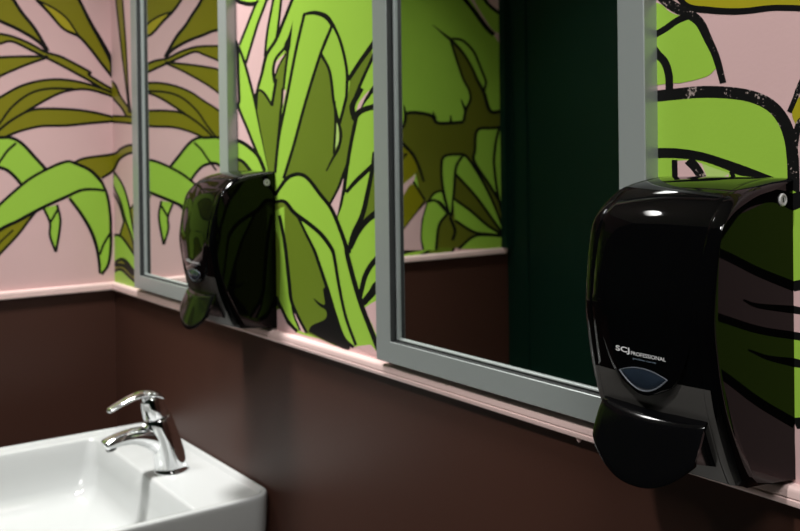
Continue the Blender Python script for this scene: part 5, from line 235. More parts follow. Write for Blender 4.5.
S K 15606,12601 15672,12596 15742,12591 15811,12587 15874,12583 15927,12582 15965,12583 15993,12586 16016,12591 16038,12596 16064,12601 | 15613,12538 15678,12538 15748,12537 15817,12537 15881,12538 15936,12541 15977,12548 16007,12556 16030,12566 16049,12576 16072,12586
S K 15606,12399 15669,12399 15732,12398 15796,12397 15860,12398 15925,12401 15992,12408 16063,12418 16135,12429 16206,12441 16276,12452 16342,12461 16406,12470 16469,12479 16531,12488 16596,12497 | 15617,12337 15679,12336 15742,12334 15807,12333 15874,12334 15942,12337 16013,12343 16086,12353 16159,12364 16231,12375 16301,12385 16367,12394 16431,12403 16493,12411 16557,12419 16622,12428
S K 15607,12194 15654,12191 15703,12187 15751,12183 15797,12180 15840,12179 15879,12181 15915,12186 15951,12191 15986,12197 16023,12202 | 15620,12123 15666,12126 15713,12128 15761,12130 15808,12134 15852,12139 15892,12146 15929,12155 15963,12166 15996,12176 16030,12186
S K 15596,11724 15659,11743 15723,11763 15788,11782 15852,11803 15916,11827 15979,11853 16042,11883 16107,11915 16172,11946 16240,11976 16309,12002 16378,12026 16448,12049 16518,12072 16590,12095 | 15640,11647 15702,11667 15766,11687 15831,11708 15897,11730 15963,11755 16029,11783 16094,11814 16159,11846 16224,11877 16290,11905 16356,11930 16425,11953 16494,11975 16565,11997 16638,12021
F G 9800,16000 9908,16160 10026,16311 10144,16462 10252,16622 10341,16799 10400,17000 10433,17234 10448,17496 10444,17775 10419,18059 10371,18338 10300,18600 10202,18858 10078,19122 9931,19381 9767,19622 9588,19833 9400,20000 9189,20128 8948,20226 8694,20294 8441,20330 8204,20332 8000,20300 7824,20225 7663,20107 7519,19956 7393,19781 7286,19593 7200,19400 7139,19193 7102,18963 7084,18719 7081,18470 7088,18228 7100,18000 7111,17776 7124,17546 7147,17322 7187,17115 7252,16937 7350,16800 7488,16720 7661,16691 7859,16691 8072,16698 8289,16692 8500,16650 8708,16571 8922,16470 9141,16356 9361,16235 9582,16114
S K 9763,16025 9872,16186 9990,16339 10107,16489 10213,16645 10299,16815 10356,17009 10388,17239 10403,17497 10399,17773 10374,18053 10327,18328 10257,18586 10161,18840 10038,19102 9893,19357 9731,19595 9556,19801 9373,19964 9169,20087 8934,20183 8685,20250 8437,20285 8207,20287 8012,20257 7846,20186 7693,20074 7553,19928 7430,19757 7326,19573 7242,19384 7183,19183 7147,18958 7129,18717 7126,18471 7133,18229 7145,18002 7156,17779 7169,17550 7191,17328 7230,17127 7292,16958 7380,16833 7503,16762 7665,16736 7859,16736 8072,16743 8294,16737 8513,16693 8726,16612 8942,16511 9162,16396 9383,16275 9603,16154 9821,16040 | 9837,15975 9945,16133 10061,16283 10180,16436 10291,16599 10382,16782 10444,16991 10478,17230 10493,17495 10489,17777 10463,18065 10415,18348 10343,18614 10243,18875 10118,19143 9969,19405 9802,19649 9620,19864 9427,20036 9209,20168 8962,20269 8703,20338 8444,20374 8201,20377 7988,20343 7802,20264 7633,20141 7484,19985 7355,19806 7246,19613 7158,19416 7095,19203 7057,18968 7039,18721 7036,18470 7043,18226 7055,17998 7066,17774 7079,17543 7102,17315 7144,17103 7212,16916 7320,16767 7473,16678 7658,16646 7860,16646 8072,16653 8284,16647 8487,16607 8690,16529 8902,16430 9119,16317 9339,16196 9560,16074 9779,15960
F O 7000,16850 6936,17040 6874,17228 6812,17416 6748,17606 6678,17800 6600,18000 6516,18213 6430,18437 6338,18666 6237,18891 6125,19105 6000,19300 5841,19502 5648,19722 5444,19931 5252,20100 5096,20199 5000,20200 4972,20075 4996,19841 5056,19538 5137,19204 5223,18878 5300,18600 5372,18358 5452,18120 5538,17891 5626,17674 5714,17476 5800,17300 5881,17144 5959,17004 6038,16881 6119,16780 6205,16702 6300,16650 6405,16634 6519,16654 6638,16697 6759,16752 6881,16807
S K 6962,16837 6898,17027 6836,17215 6775,17403 6710,17592 6641,17786 6563,17985 6479,18198 6392,18422 6301,18650 6201,18873 6091,19085 5967,19277 5811,19476 5619,19695 5416,19902 5227,20068 5081,20162 5028,20172 5012,20074 5036,19847 5095,19546 5176,19214 5262,18889 5338,18611 5410,18371 5490,18134 5575,17905 5663,17690 5751,17492 5836,17318 5916,17163 5994,17024 6070,16904 6148,16807 6228,16734 6313,16688 6404,16674 6508,16692 6622,16734 6743,16788 6866,16844 6986,16888 | 7038,16863 6974,17053 6912,17240 6850,17428 6786,17619 6716,17814 6637,18015 6553,18227 6467,18452 6374,18681 6273,18908 6160,19125 6033,19323 5872,19528 5677,19749 5471,19960 5276,20132 5111,20236 4972,20228 4932,20075 4957,19835 5017,19529 5098,19194 5185,18868 5262,18589 5334,18346 5414,18107 5500,17876 5589,17658 5678,17459 5764,17282 5846,17125 5925,16983 6005,16858 6089,16752 6182,16669 6287,16612 6406,16594 6529,16615 6653,16660 6776,16715 6896,16770 7014,16812
F L 7600,17500 7660,17688 7711,17881 7763,18075 7822,18263 7899,18440 8000,18600 8137,18756 8304,18915 8488,19062 8674,19185 8850,19269 9000,19300 9134,19270 9263,19189 9381,19069 9481,18922 9557,18762 9600,18600 9607,18417 9581,18200 9531,17969 9463,17744 9384,17548 9300,17400 9210,17303 9107,17241 8994,17206 8870,17193 8739,17193 8600,17200 8451,17221 8289,17263 8119,17319 7944,17381 7770,17444
S K 7562,17512 7621,17699 7672,17892 7724,18086 7785,18277 7863,18458 7968,18624 8108,18784 8277,18945 8464,19095 8654,19220 8836,19307 9000,19340 9149,19307 9288,19220 9412,19094 9516,18942 9594,18776 9640,18606 9647,18416 9621,18193 9570,17959 9501,17731 9420,17531 9333,17377 9235,17272 9124,17204 9002,17167 8872,17153 8738,17153 8596,17160 8443,17182 8278,17225 8106,17281 7931,17344 7757,17406 7588,17462 | 7638,17488 7698,17677 7750,17871 7801,18064 7860,18249 7934,18421 8032,18576 8165,18728 8330,18885 8511,19030 8694,19150 8863,19231 9000,19260 9118,19233 9238,19158 9350,19043 9447,18902 9519,18748 9560,18594 9567,18419 9542,18207 9493,17979 9425,17758 9347,17565 9267,17423 9184,17334 9091,17277 8986,17245 8868,17233 8740,17233 8604,17240 8459,17260 8300,17301 8132,17357 7958,17419 7783,17482 7612,17538
F Y 14400,15450 14443,15748 14478,16054 14513,16359 14556,16657 14615,16940 14700,17200 14809,17443 14937,17678 15081,17897 15241,18094 15414,18264 15600,18400 15802,18503 16022,18578 16256,18625 16500,18644 16749,18636 17000,18600 17263,18536 17544,18444 17831,18325 18111,18178 18372,18003 18600,17800 18801,17543 18985,17228 19150,16884 19293,16544 19410,16239 19500,16000 19581,15830 19659,15704 19712,15612 19719,15546 19655,15495 19500,15450 19229,15418 18856,15409 18412,15416 17933,15430 17451,15444 17000,15450 16572,15450 16141,15450 15706,15450 15270,15450 14834,15450
S K 14351,15457 14393,15754 14428,16059 14463,16366 14506,16666 14567,16953 14653,17218 14765,17466 14894,17703 15041,17926 15204,18128 15382,18302 15574,18443 15783,18549 16009,18626 16249,18675 16499,18694 16754,18686 17010,18649 17277,18584 17562,18491 17853,18370 18137,18221 18402,18042 18637,17834 18842,17571 19029,17251 19196,16905 19339,16563 19457,16257 19546,16019 19625,15853 19702,15730 19759,15630 19763,15524 19675,15450 19509,15401 19232,15368 18856,15359 18411,15366 17932,15380 17450,15394 17000,15400 16572,15400 16141,15400 15706,15400 15270,15400 14834,15400 14400,15400 | 14449,15443 14493,15742 14527,16048 14562,16353 14605,16649 14664,16927 14747,17182 14854,17421 14980,17652 15122,17867 15278,18061 15447,18226 15626,18357 15821,18457 16035,18529 16263,18575 16501,18594 16745,18586 16990,18551 17249,18488 17527,18398 17810,18280 18086,18135 18341,17963 18563,17766 18759,17515 18941,17204 19104,16864 19246,16526 19363,16221 19454,15981 19537,15806 19616,15678 19666,15595 19674,15568 19635,15541 19491,15499 19226,15468 18855,15459 18414,15466 17935,15480 17452,15494 17000,15500 16572,15500 16141,15500 15706,15500 15270,15500 14834,15500 14400,15500
F G 16600,13000 16729,13171 16852,13348 16975,13525 17104,13696 17244,13856 17400,14000 17575,14135 17763,14267 17963,14387 18170,14489 18384,14562 18600,14600 18826,14603 19067,14578 19312,14525 19556,14444 19788,14336 20000,14200 20197,14026 20385,13811 20562,13569 20726,13311 20873,13051 21000,12800 21122,12538 21244,12252 21350,11962 21422,11693 21444,11464 21400,11300 21263,11199 21041,11183 20769,11183 20481,11183 20214,11213 20000,11300 19850,11450 19737,11674 19644,11931 19552,12181 19443,12384 19300,12500 19112,12517 18893,12467 18656,12369 18419,12244 18195,12115 18000,12000 17835,11887 17689,11756 17556,11619 17433,11489 17316,11378 17200,11300 17081,11240 16963,11185 16850,11183 16748,11183 16663,11194 16600,11300 16565,11485 16556,11741 16563,12044 16578,12370 16593,12697
S K 16560,13030 16688,13201 16811,13377 16934,13554 17065,13728 17208,13891 17368,14038 17545,14175 17736,14309 17939,14431 18151,14535 18371,14611 18595,14650 18829,14653 19075,14627 19326,14573 19574,14491 19812,14380 20030,14240 20232,14061 20424,13842 20604,13597 20769,13337 20917,13074 21045,12822 21168,12559 21291,12270 21398,11978 21471,11702 21494,11462 21441,11272 21283,11183 21048,11183 20768,11183 20474,11183 20199,11183 19973,11258 19809,11421 19691,11654 19597,11914 19506,12161 19404,12353 19281,12454 19116,12468 18908,12419 18677,12323 18443,12201 18220,12071 18027,11958 17866,11847 17724,11719 17592,11584 17469,11454 17347,11340 17225,11257 17103,11195 16981,11183 16858,11183 16737,11183 16627,11183 16553,11284 16516,11480 16506,11740 16513,12046 16528,12373 16543,12699 16550,13001 | 16640,12970 16769,13142 16893,13320 17016,13496 17143,13665 17279,13822 17432,13962 17604,14094 17790,14225 17986,14344 18190,14443 18396,14514 18605,14550 18824,14553 19059,14528 19299,14477 19537,14398 19763,14292 19970,14160 20161,13991 20346,13780 20521,13541 20683,13285 20829,13027 20955,12778 21077,12518 21198,12233 21302,11947 21373,11683 21395,11467 21359,11328 21243,11245 21034,11194 20770,11183 20489,11205 20228,11261 20027,11342 19891,11479 19783,11694 19691,11948 19598,12202 19483,12416 19319,12546 19108,12567 18877,12514 18635,12414 18394,12288 18169,12158 17973,12042 17805,11926 17654,11792 17520,11653 17398,11524 17285,11417 17175,11343 17060,11285 16945,11232 16842,11199 16759,11197 16699,11228 16647,11316 16615,11490 16606,11741 16612,12042 16628,12368 16643,12695 16650,12999
'''


scn = bpy.context.scene
COL = scn.collection

# ------------------------------------------------------------------ helpers
def link(name, me, parent=None):
    o = bpy.data.objects.new(name, me); COL.objects.link(o)
    if parent: o.parent = parent
    return o

def finish(bm, angle=35.0, flat=False):
    bmesh.ops.recalc_face_normals(bm, faces=bm.faces[:])
    for f in bm.faces: f.smooth = not flat
    for e in bm.edges:
        if len(e.link_faces) == 2 and e.calc_face_angle(0) > math.radians(angle): e.smooth = False

def obj(name, bm, mats, parent=None, angle=35.0, flat=False, recalc=True):
    if recalc: finish(bm, angle, flat)
    me = bpy.data.meshes.new(name); bm.to_mesh(me); bm.free()
    for m in (mats if isinstance(mats, (list, tuple)) else [mats]): me.materials.append(m)
    return link(name, me, parent)

def thing(name, label, cat, loc, group=None):
    o = link(name, None); o.empty_display_size = .03
    o.location = loc; o['label'] = label; o['category'] = cat
    if group: o['group'] = group
    return o

def struct(o): o['kind'] = 'structure'; return o

def loft(bm, loops, closed=True, cap0=False, cap1=False, mat=0):
    """quads between successive loops of equal length"""
    V = [[bm.verts.new(p) for p in L] for L in loops]
    n = len(V[0])
    for a, b in zip(V, V[1:]):
        for i in range(n if closed else n - 1):
            j = (i + 1) % n
            try: bm.faces.new((a[i], a[j], b[j], b[i])).material_index = mat
            except ValueError: pass
    if cap0: bm.faces.new(V[0][::-1]).material_index = mat
    if cap1: bm.faces.new(V[-1]).material_index = mat
    return V

def box(bm, x0, x1, y0, y1, z0, z1, mat=0):
    v = [bm.verts.new((x, y, z)) for x in (x0, x1) for y in (y0, y1) for z in (z0, z1)]
    for q in ((0,1,3,2), (4,6,7,5), (0,4,5,1), (2,3,7,6), (0,2,6,4), (1,5,7,3)):
        bm.faces.new([v[i] for i in q]).material_index = mat

def spline(pts, n=8):
    P = [Vector(p) for p in pts]
    P = [2*P[0]-P[1]] + P + [2*P[-1]-P[-2]]
    out = []
    for i in range(1, len(P)-2):
        p0, p1, p2, p3 = P[i-1:i+3]
        for k in range(n):
            t = k/n
            out.append(.5*((2*p1)+(p2-p0)*t+(2*p0-5*p1+4*p2-p3)*t*t+(3*p1-p0-3*p2+p3)*t**3))
    out.append(P[-2]); return out

def resample(P, n):
    d = [0]
    for a, b in zip(P, P[1:]): d.append(d[-1]+(b-a).length)
    out, k = [], 0
    for i in range(n):
        s = d[-1]*i/(n-1)
        while k < len(P)-2 and d[k+1] < s: k += 1
        t = (s-d[k])/max(d[k+1]-d[k], 1e-9)
        out.append(P[k].lerp(P[k+1], min(max(t, 0), 1)))
    return out

def lerp_tab(tab, x):
    if x <= tab[0][0]: return tab[0][1]
    for (a, p), (b, q) in zip(tab, tab[1:]):
        if x <= b: return p+(q-p)*(x-a)/(b-a)
    return tab[-1][1]

# ------------------------------------------------------------------ materials
def mat(name, col, rough=.5, metal=0.0, spec=.5, bump=0.0, bscale=200.0, var=0.0, vscale=6.0, coat=0.0):
    m = bpy.data.materials.new(name); m.use_nodes = True
    nt = m.node_tree; b = nt.nodes['Principled BSDF']
    b.inputs['Base Color'].default_value = (*col, 1)
    b.inputs['Roughness'].default_value = rough; b.inputs['Metallic'].default_value = metal
    b.inputs['Specular IOR Level'].default_value = spec
    b.inputs['Coat Weight'].default_value = coat; b.inputs['Coat Roughness'].default_value = .05
    if bump or var:
        tc = nt.nodes.new('ShaderNodeTexCoord')
    if bump:
        n = nt.nodes.new('ShaderNodeTexNoise'); n.inputs['Scale'].default_value = bscale; n.inputs['Detail'].default_value = 3
        bp = nt.nodes.new('ShaderNodeBump'); bp.inputs['Strength'].default_value = bump; bp.inputs['Distance'].default_value = .001
        nt.links.new(tc.outputs['Object'], n.inputs['Vector']); nt.links.new(n.outputs['Fac'], bp.inputs['Height'])
        nt.links.new(bp.outputs['Normal'], b.inputs['Normal'])
    if var:
        n2 = nt.nodes.new('ShaderNodeTexNoise'); n2.inputs['Scale'].default_value = vscale; n2.inputs['Detail'].default_value = 4
        mx = nt.nodes.new('ShaderNodeMix'); mx.data_type = 'RGBA'
        mx.inputs[6].default_value = (*[c*(1-var) for c in col], 1); mx.inputs[7].default_value = (*[min(1, c*(1+var)) for c in col], 1)
        nt.links.new(tc.outputs['Object'], n2.inputs['Vector']); nt.links.new(n2.outputs['Fac'], mx.inputs[0])
        nt.links.new(mx.outputs[2], b.inputs['Base Color'])
    return m

M = {}
PB = dict(rough=.42, spec=.35, bump=.12, bscale=260, var=.05, vscale=9)
M['P'] = mat('pink_wall_paint', (.60, .40, .395), **PB)
M['G'] = mat('bright_green_paint', (.28, .485, .050), **PB)
M['g'] = mat('pale_green_paint', (.40, .56, .16), **PB)
M['O'] = mat('olive_paint', (.178, .168, .003), **PB)
M['L'] = mat('moss_green_paint', (.115, .17, .013), **PB)
M['X'] = mat('dark_moss_paint', (.105, .115, .008), **PB)
M['Y'] = mat('mustard_green_paint', (.33, .29, .010), **PB)
M['K'] = mat('black_outline_paint', (.005, .005, .005), rough=.45, spec=.15, bump=.12, bscale=260)
M['D'] = mat('dry_brushed_black_paint', (.005, .005, .005), rough=.5, spec=.15, bump=.2, bscale=260)
nt = M['D'].node_tree
tc = nt.nodes.new('ShaderNodeTexCoord'); nz = nt.nodes.new('ShaderNodeTexNoise'); nz.inputs['Scale'].default_value = 420; nz.inputs['Detail'].default_value = 2
nb = nt.nodes.new('ShaderNodeTexNoise'); nb.inputs['Scale'].default_value = 38
ml = nt.nodes.new('ShaderNodeMath'); ml.operation = 'MULTIPLY'
rp = nt.nodes.new('ShaderNodeValToRGB')
rp.color_ramp.elements[0].position = .325; rp.color_ramp.elements[0].color = (.005, .005, .005, 1)
rp.color_ramp.elements[1].position = .36; rp.color_ramp.elements[1].color = (.30, .24, .22, 1)
for n in (nz, nb): nt.links.new(tc.outputs['Object'], n.inputs['Vector'])
nt.links.new(nz.outputs['Fac'], ml.inputs[0]); nt.links.new(nb.outputs['Fac'], ml.inputs[1])
nt.links.new(ml.outputs[0], rp.inputs['Fac']); nt.links.new(rp.outputs['Color'], nt.nodes['Principled BSDF'].inputs['Base Color'])

M['brown'] = mat('brown_satin_paint', (.046, .0185, .0125), rough=.42, spec=.26, bump=.06, bscale=120, var=.08, vscale=3)
M['ledge'] = mat('pink_gloss_trim', (.78, .57, .54), rough=.28, spec=.5)
M['green_wall'] = mat('dark_green_paint', (.0012, .0155, .0095), rough=.5, spec=.2, var=.1, vscale=2)
M['white_ceiling'] = mat('ceiling_white', (.75, .75, .74), rough=.8)
M['alu'] = mat('brushed_aluminium', (.36, .395, .385), rough=.38, metal=.45, bump=.05, bscale=700)
M['groove'] = mat('dark_frame_groove', (.02, .022, .022), rough=.5)  # darker tone along the groove of the mirror frame
M['mirror'] = mat('silvered_glass', (.86, .90, .87), rough=.0, metal=1.0)
M['black'] = mat('glossy_black_plastic', (.0012, .0012, .0014), rough=.045, spec=.30, var=.05, vscale=40)
M['black_side'] = mat('glossy_black_side_plastic', (.0012, .0012, .0012), rough=.04, spec=.14)
M['painted_sheen'] = mat('black_plastic_painted_reflection', (.055, .052, .049), rough=.3, spec=.4)  # floor's grey reflection on the black cover, put into the base colour
M['black_lever'] = mat('worn_black_plastic', (.002, .002, .0023), rough=.10, spec=.25)
M['window'] = mat('smoked_window_plastic', (.012, .018, .028), rough=.12, spec=.6)
M['window_rim'] = mat('grey_window_rim', (.10, .11, .13), rough=.25)
M['ink'] = mat('white_print', (.62, .62, .62), rough=.5)
M['ink2'] = mat('blue_grey_print', (.12, .16, .20), rough=.5)
M['lock'] = mat('grey_lock_plastic', (.42, .42, .42), rough=.4)
M['ceramic'] = mat('white_glazed_ceramic', (.45, .463, .458), rough=.10, spec=.5, coat=.3)
M['chrome'] = mat('polished_chrome', (.80, .81, .82), rough=.06, metal=1.0)
M['dark_hole'] = mat('dark_aerator', (.015, .015, .015), rough=.4)

# floor: grey stone tiles
m = bpy.data.materials.new('grey_floor_tiles'); m.use_nodes = True; nt = m.node_tree
tc = nt.nodes.new('ShaderNodeTexCoord'); br = nt.nodes.new('ShaderNodeTexBrick')
br.inputs['Scale'].default_value = 1; br.offset = 0; br.inputs['Brick Width'].default_value = .3; br.inputs['Row Height'].default_value = .3
br.inputs['Mortar Size'].default_value = .003
br.inputs['Color1'].default_value = (.60, .585, .56, 1); br.inputs['Color2'].default_value = (.64, .625, .60, 1); br.inputs['Mortar'].default_value = (.12, .115, .11, 1)
nt.links.new(tc.outputs['Object'], br.inputs['Vector']); nt.links.new(br.outputs['Color'], nt.nodes['Principled BSDF'].inputs['Base Color'])
nt.nodes['Principled BSDF'].inputs['Roughness'].default_value = .45
M['floor'] = m

# ------------------------------------------------------------------ the room
LEN, DEP, HGT = 3.0, 1.117, 2.45
LT, LB, LP = 1.1223, 1.1072, .0105          # pink ledge: top, bottom, projection

KEYS = ['P', 'brown', 'G', 'g', 'O', 'L', 'X', 'Y', 'K', 'D']
def mural_wall(name, data, place, length):
    """one wall: brown dado, pink upper half, and every painted shape on top of it"""
    bm = bmesh.new()
    def quad(a0, a1, z0, z1, m):
        bm.faces.new([bm.verts.new(place(a, z, 0)) for a, z in ((a0, z0), (a1, z0), (a1, z1), (a0, z1))]).material_index = KEYS.index(m)
    quad(0, length, 0, LB+.004, 'brown'); quad(0, length, LB+.004, HGT, 'P')
    for i, line in enumerate(data.strip().splitlines()):
        kind, key, rest = line.split(' ', 2)
        h = .0001 + i*.0000025
        get = lambda s: [tuple(int(c)*1e-4 for c in q.split(',')) for q in s.split()]
        mi = KEYS.index(key)
        if kind == 'F':
            pts = get(rest); vs = [bm.verts.new(place(a, z, h)) for a, z in pts]
            for tri in tessellate_polygon([[Vector((a, z, 0)) for a, z in pts]]):
                try: bm.faces.new([vs[t] for t in tri]).material_index = mi
                except ValueError: pass
        else:
            L, R = (get(s) for s in rest.split('|'))
            l = [bm.verts.new(place(a, z, h)) for a, z in L]; r = [bm.verts.new(place(a, z, h)) for a, z in R]
            for k in range(len(l)-1): bm.faces.new((l[k], l[k+1], r[k+1], r[k])).material_index = mi
    bm.normal_update()
    inward = Vector(place(0, 0, 1))-Vector(place(0, 0, 0))
    for f in bm.faces:
        if f.normal.dot(inward) < 0: f.normal_flip()
    return struct(obj(name, bm, [M[k] for k in KEYS], recalc=False))

mural_wall('wall_far', MURAL_FAR, lambda a, z, h: (h, -a, z), DEP)
mural_wall('wall_right', MURAL_RIGHT, lambda a, z, h: (a, -h, z), LEN)

def plane(name, pts, m):
    bm = bmesh.new(); bm.faces.new([bm.verts.new(p) for p in pts])
    return struct(obj(name, bm, m, recalc=False))
plane('wall_left', [(0, -DEP, 0), (0, -DEP, HGT), (LEN, -DEP, HGT), (LEN, -DEP, 0)], M['green_wall'])
plane('wall_near', [(LEN, 0, 0), (LEN, -DEP, 0), (LEN, -DEP, HGT), (LEN, 0, HGT)], M['green_wall'])
plane('floor', [(0, 0, 0), (0, -DEP, 0), (LEN, -DEP, 0), (LEN, 0, 0)], M['floor'])
plane('ceiling', [(0, 0, HGT), (LEN, 0, HGT), (LEN, -DEP, HGT), (0, -DEP, HGT)], M['white_ceiling'])

# dark green door in the left wall, seen in the near mirror
bm = bmesh.new(); box(bm, .05, .09, -DEP, -DEP+.012, 0, 2.12); box(bm, .87, .91, -DEP, -DEP+.012, 0, 2.12); box(bm, .05, .91, -DEP, -DEP+.012, 2.08, 2.12)
box(bm, .093, .867, -DEP, -DEP+.006, .005, 2.077)
struct(obj('door_1', bm, M['green_wall'], flat=True))

bm = bmesh.new(); box(bm, 0, .02, -DEP, -DEP+.024, LT, HGT)
struct(obj('trim_3', bm, M['green_wall'], flat=True))

# pink ledges
PROF = [(0, LT), (.0075, LT), (.0092, LT-.0007), (.0102, LT-.002), (LP, LT-.004), (LP, LT-.0085), (.0097, LT-.0092), (.0097, LT-.0100), (LP, LT-.0107), (LP, LB+.002), (.0097, LB), (0, LB)]
bm = bmesh.new()
loft(bm, [[(LP+0.0, -p, z) for p, z in PROF], [(LEN, -p, z) for p, z in PROF]], cap0=True, cap1=True)
dx, dz = 1.338, LB                     # a dried paint drip under the ledge
loft(bm, [[(dx+r*math.cos(t*math.pi/4), -.0055+r*math.sin(t*math.pi/4), dz+h) for t in range(8)] for r, h in ((.0028, .0005), (.0026, -.002), (.0020, -.004), (.0010, -.0052))], cap0=True, cap1=True)
struct(obj('trim_1', bm, M['ledge']))
bm = bmesh.new()
loft(bm, [[(p, 0, z) for p, z in PROF], [(p, -DEP+.013, z) for p, z in PROF]], cap0=True, cap1=True)
struct(obj('trim_2', bm, M['ledge']))

# ------------------------------------------------------------------ framed mirrors
RAIL = [(0, .0), (0, .0167), (.0008, .0175), (.0297, .0175), (.0304, .0168), (.0308, .0060), (.0320, .0060), (.0322, .0088), (.0327, .0093), (.0342, .0088), (.0349, .0080), (.0353, .0060), (.0353, .004)]
def make_mirror(x0, x1, z0, z1, label):
    cx = (x0+x1)/2; w = (x1-x0)/2; h = z1-z0
    t = thing('wall_mirror', label, 'mirror', (cx, 0, z0), 'framed mirrors on the mural wall')
    cor = lambda k, i: [(-w+i, .86*i), (w-i, .86*i), (w-i, h-.86*i), (-w+i, h-.86*i)][k % 4]
    for k in range(4):
        bm = bmesh.new()
        loops = []
        for c in (k, k+1):
            loops.append([(cor(c, i)[0], -p, cor(c, i)[1]) for i, p in RAIL])
        loft(bm, loops, closed=False)
        bm.faces.ensure_lookup_table()
        bm.faces[5].material_index = 1; bm.faces[4].material_index = 1
        o = obj('frame_rail', bm, [M['alu'], M['groove']], t, angle=25)
    bm = bmesh.new(); box(bm, -w+.026, w-.026, -.006, -.001, .026, h-.026)
    g = obj('mirror_glass', bm, M['mirror'], t, flat=True); g['label'] = 'silvered mirror glass'
    return t
ZB = 1.1288
make_mirror(.1640, .5930, ZB, ZB+.62, 'aluminium framed mirror behind the far soap dispenser, above the basin')
make_mirror(1.0080, 1.4322, ZB, ZB+.62, 'aluminium framed mirror left of the near soap dispenser, reflecting dark green wall')

# ------------------------------------------------------------------ soap dispensers
HW, DH = .0625, .233
CREASE = [(0, .0008), (.016, .0006), (.032, -.0009), (.054, -.005), (.070, -.012), (.087, -.028), (.0944, -.044), (.1010, -.072), (.1045, -.0950), (.1042, -.108), (.1020, -.123), (.0940, -.166), (.0795, -.205), (.069, -.2255)]
PANEL = [(0, -.0012), (.012, -.004), (.025, -.0078), (.042, -.0105), (.056, -.0145), (.075, -.0225), (.0875, -.033), (.0925, -.048), (.0948, -.068), (.0957, -.0986), (.0948, -.118), (.0915, -.140), (.0825, -.166), (.071, -.190), (.0545, -.2215)]
NP = 72
CR = resample(spline([(p, z, 0) for p, z in CREASE]), NP)
PN = resample(spline([(p, z, 0) for p, z in PANEL]), NP)
def front_p(x, z):
    """depth of the cover's front at height z (below the top) and width x"""
    tab = sorted((q.y, q.x) for q in CR[8:])
    t = min(abs(x)/(HW-.0124), 1)
    return lerp_tab(tab, z)*(1+.032*(1-t*t))
TONGUE = [(-.163, .0), (-.1625, .006), (-.160, .0125), (-.157, .019), (-.153, .0255), (-.145, .032), (-.137, .0362), (-.126, .0405), (-.115, .0432), (-.100, .045), (-.086, .0455)]
def tongue_p(x, z):
    if z > -.097: return front_p(x, z)+.0004
    t = min(abs(x)/(HW-.0124), 1)
    return front_p(x, -.097)+.0004 - (-.097-z)*.055
def P3(x, p, z): return (x, -p, z+DH)

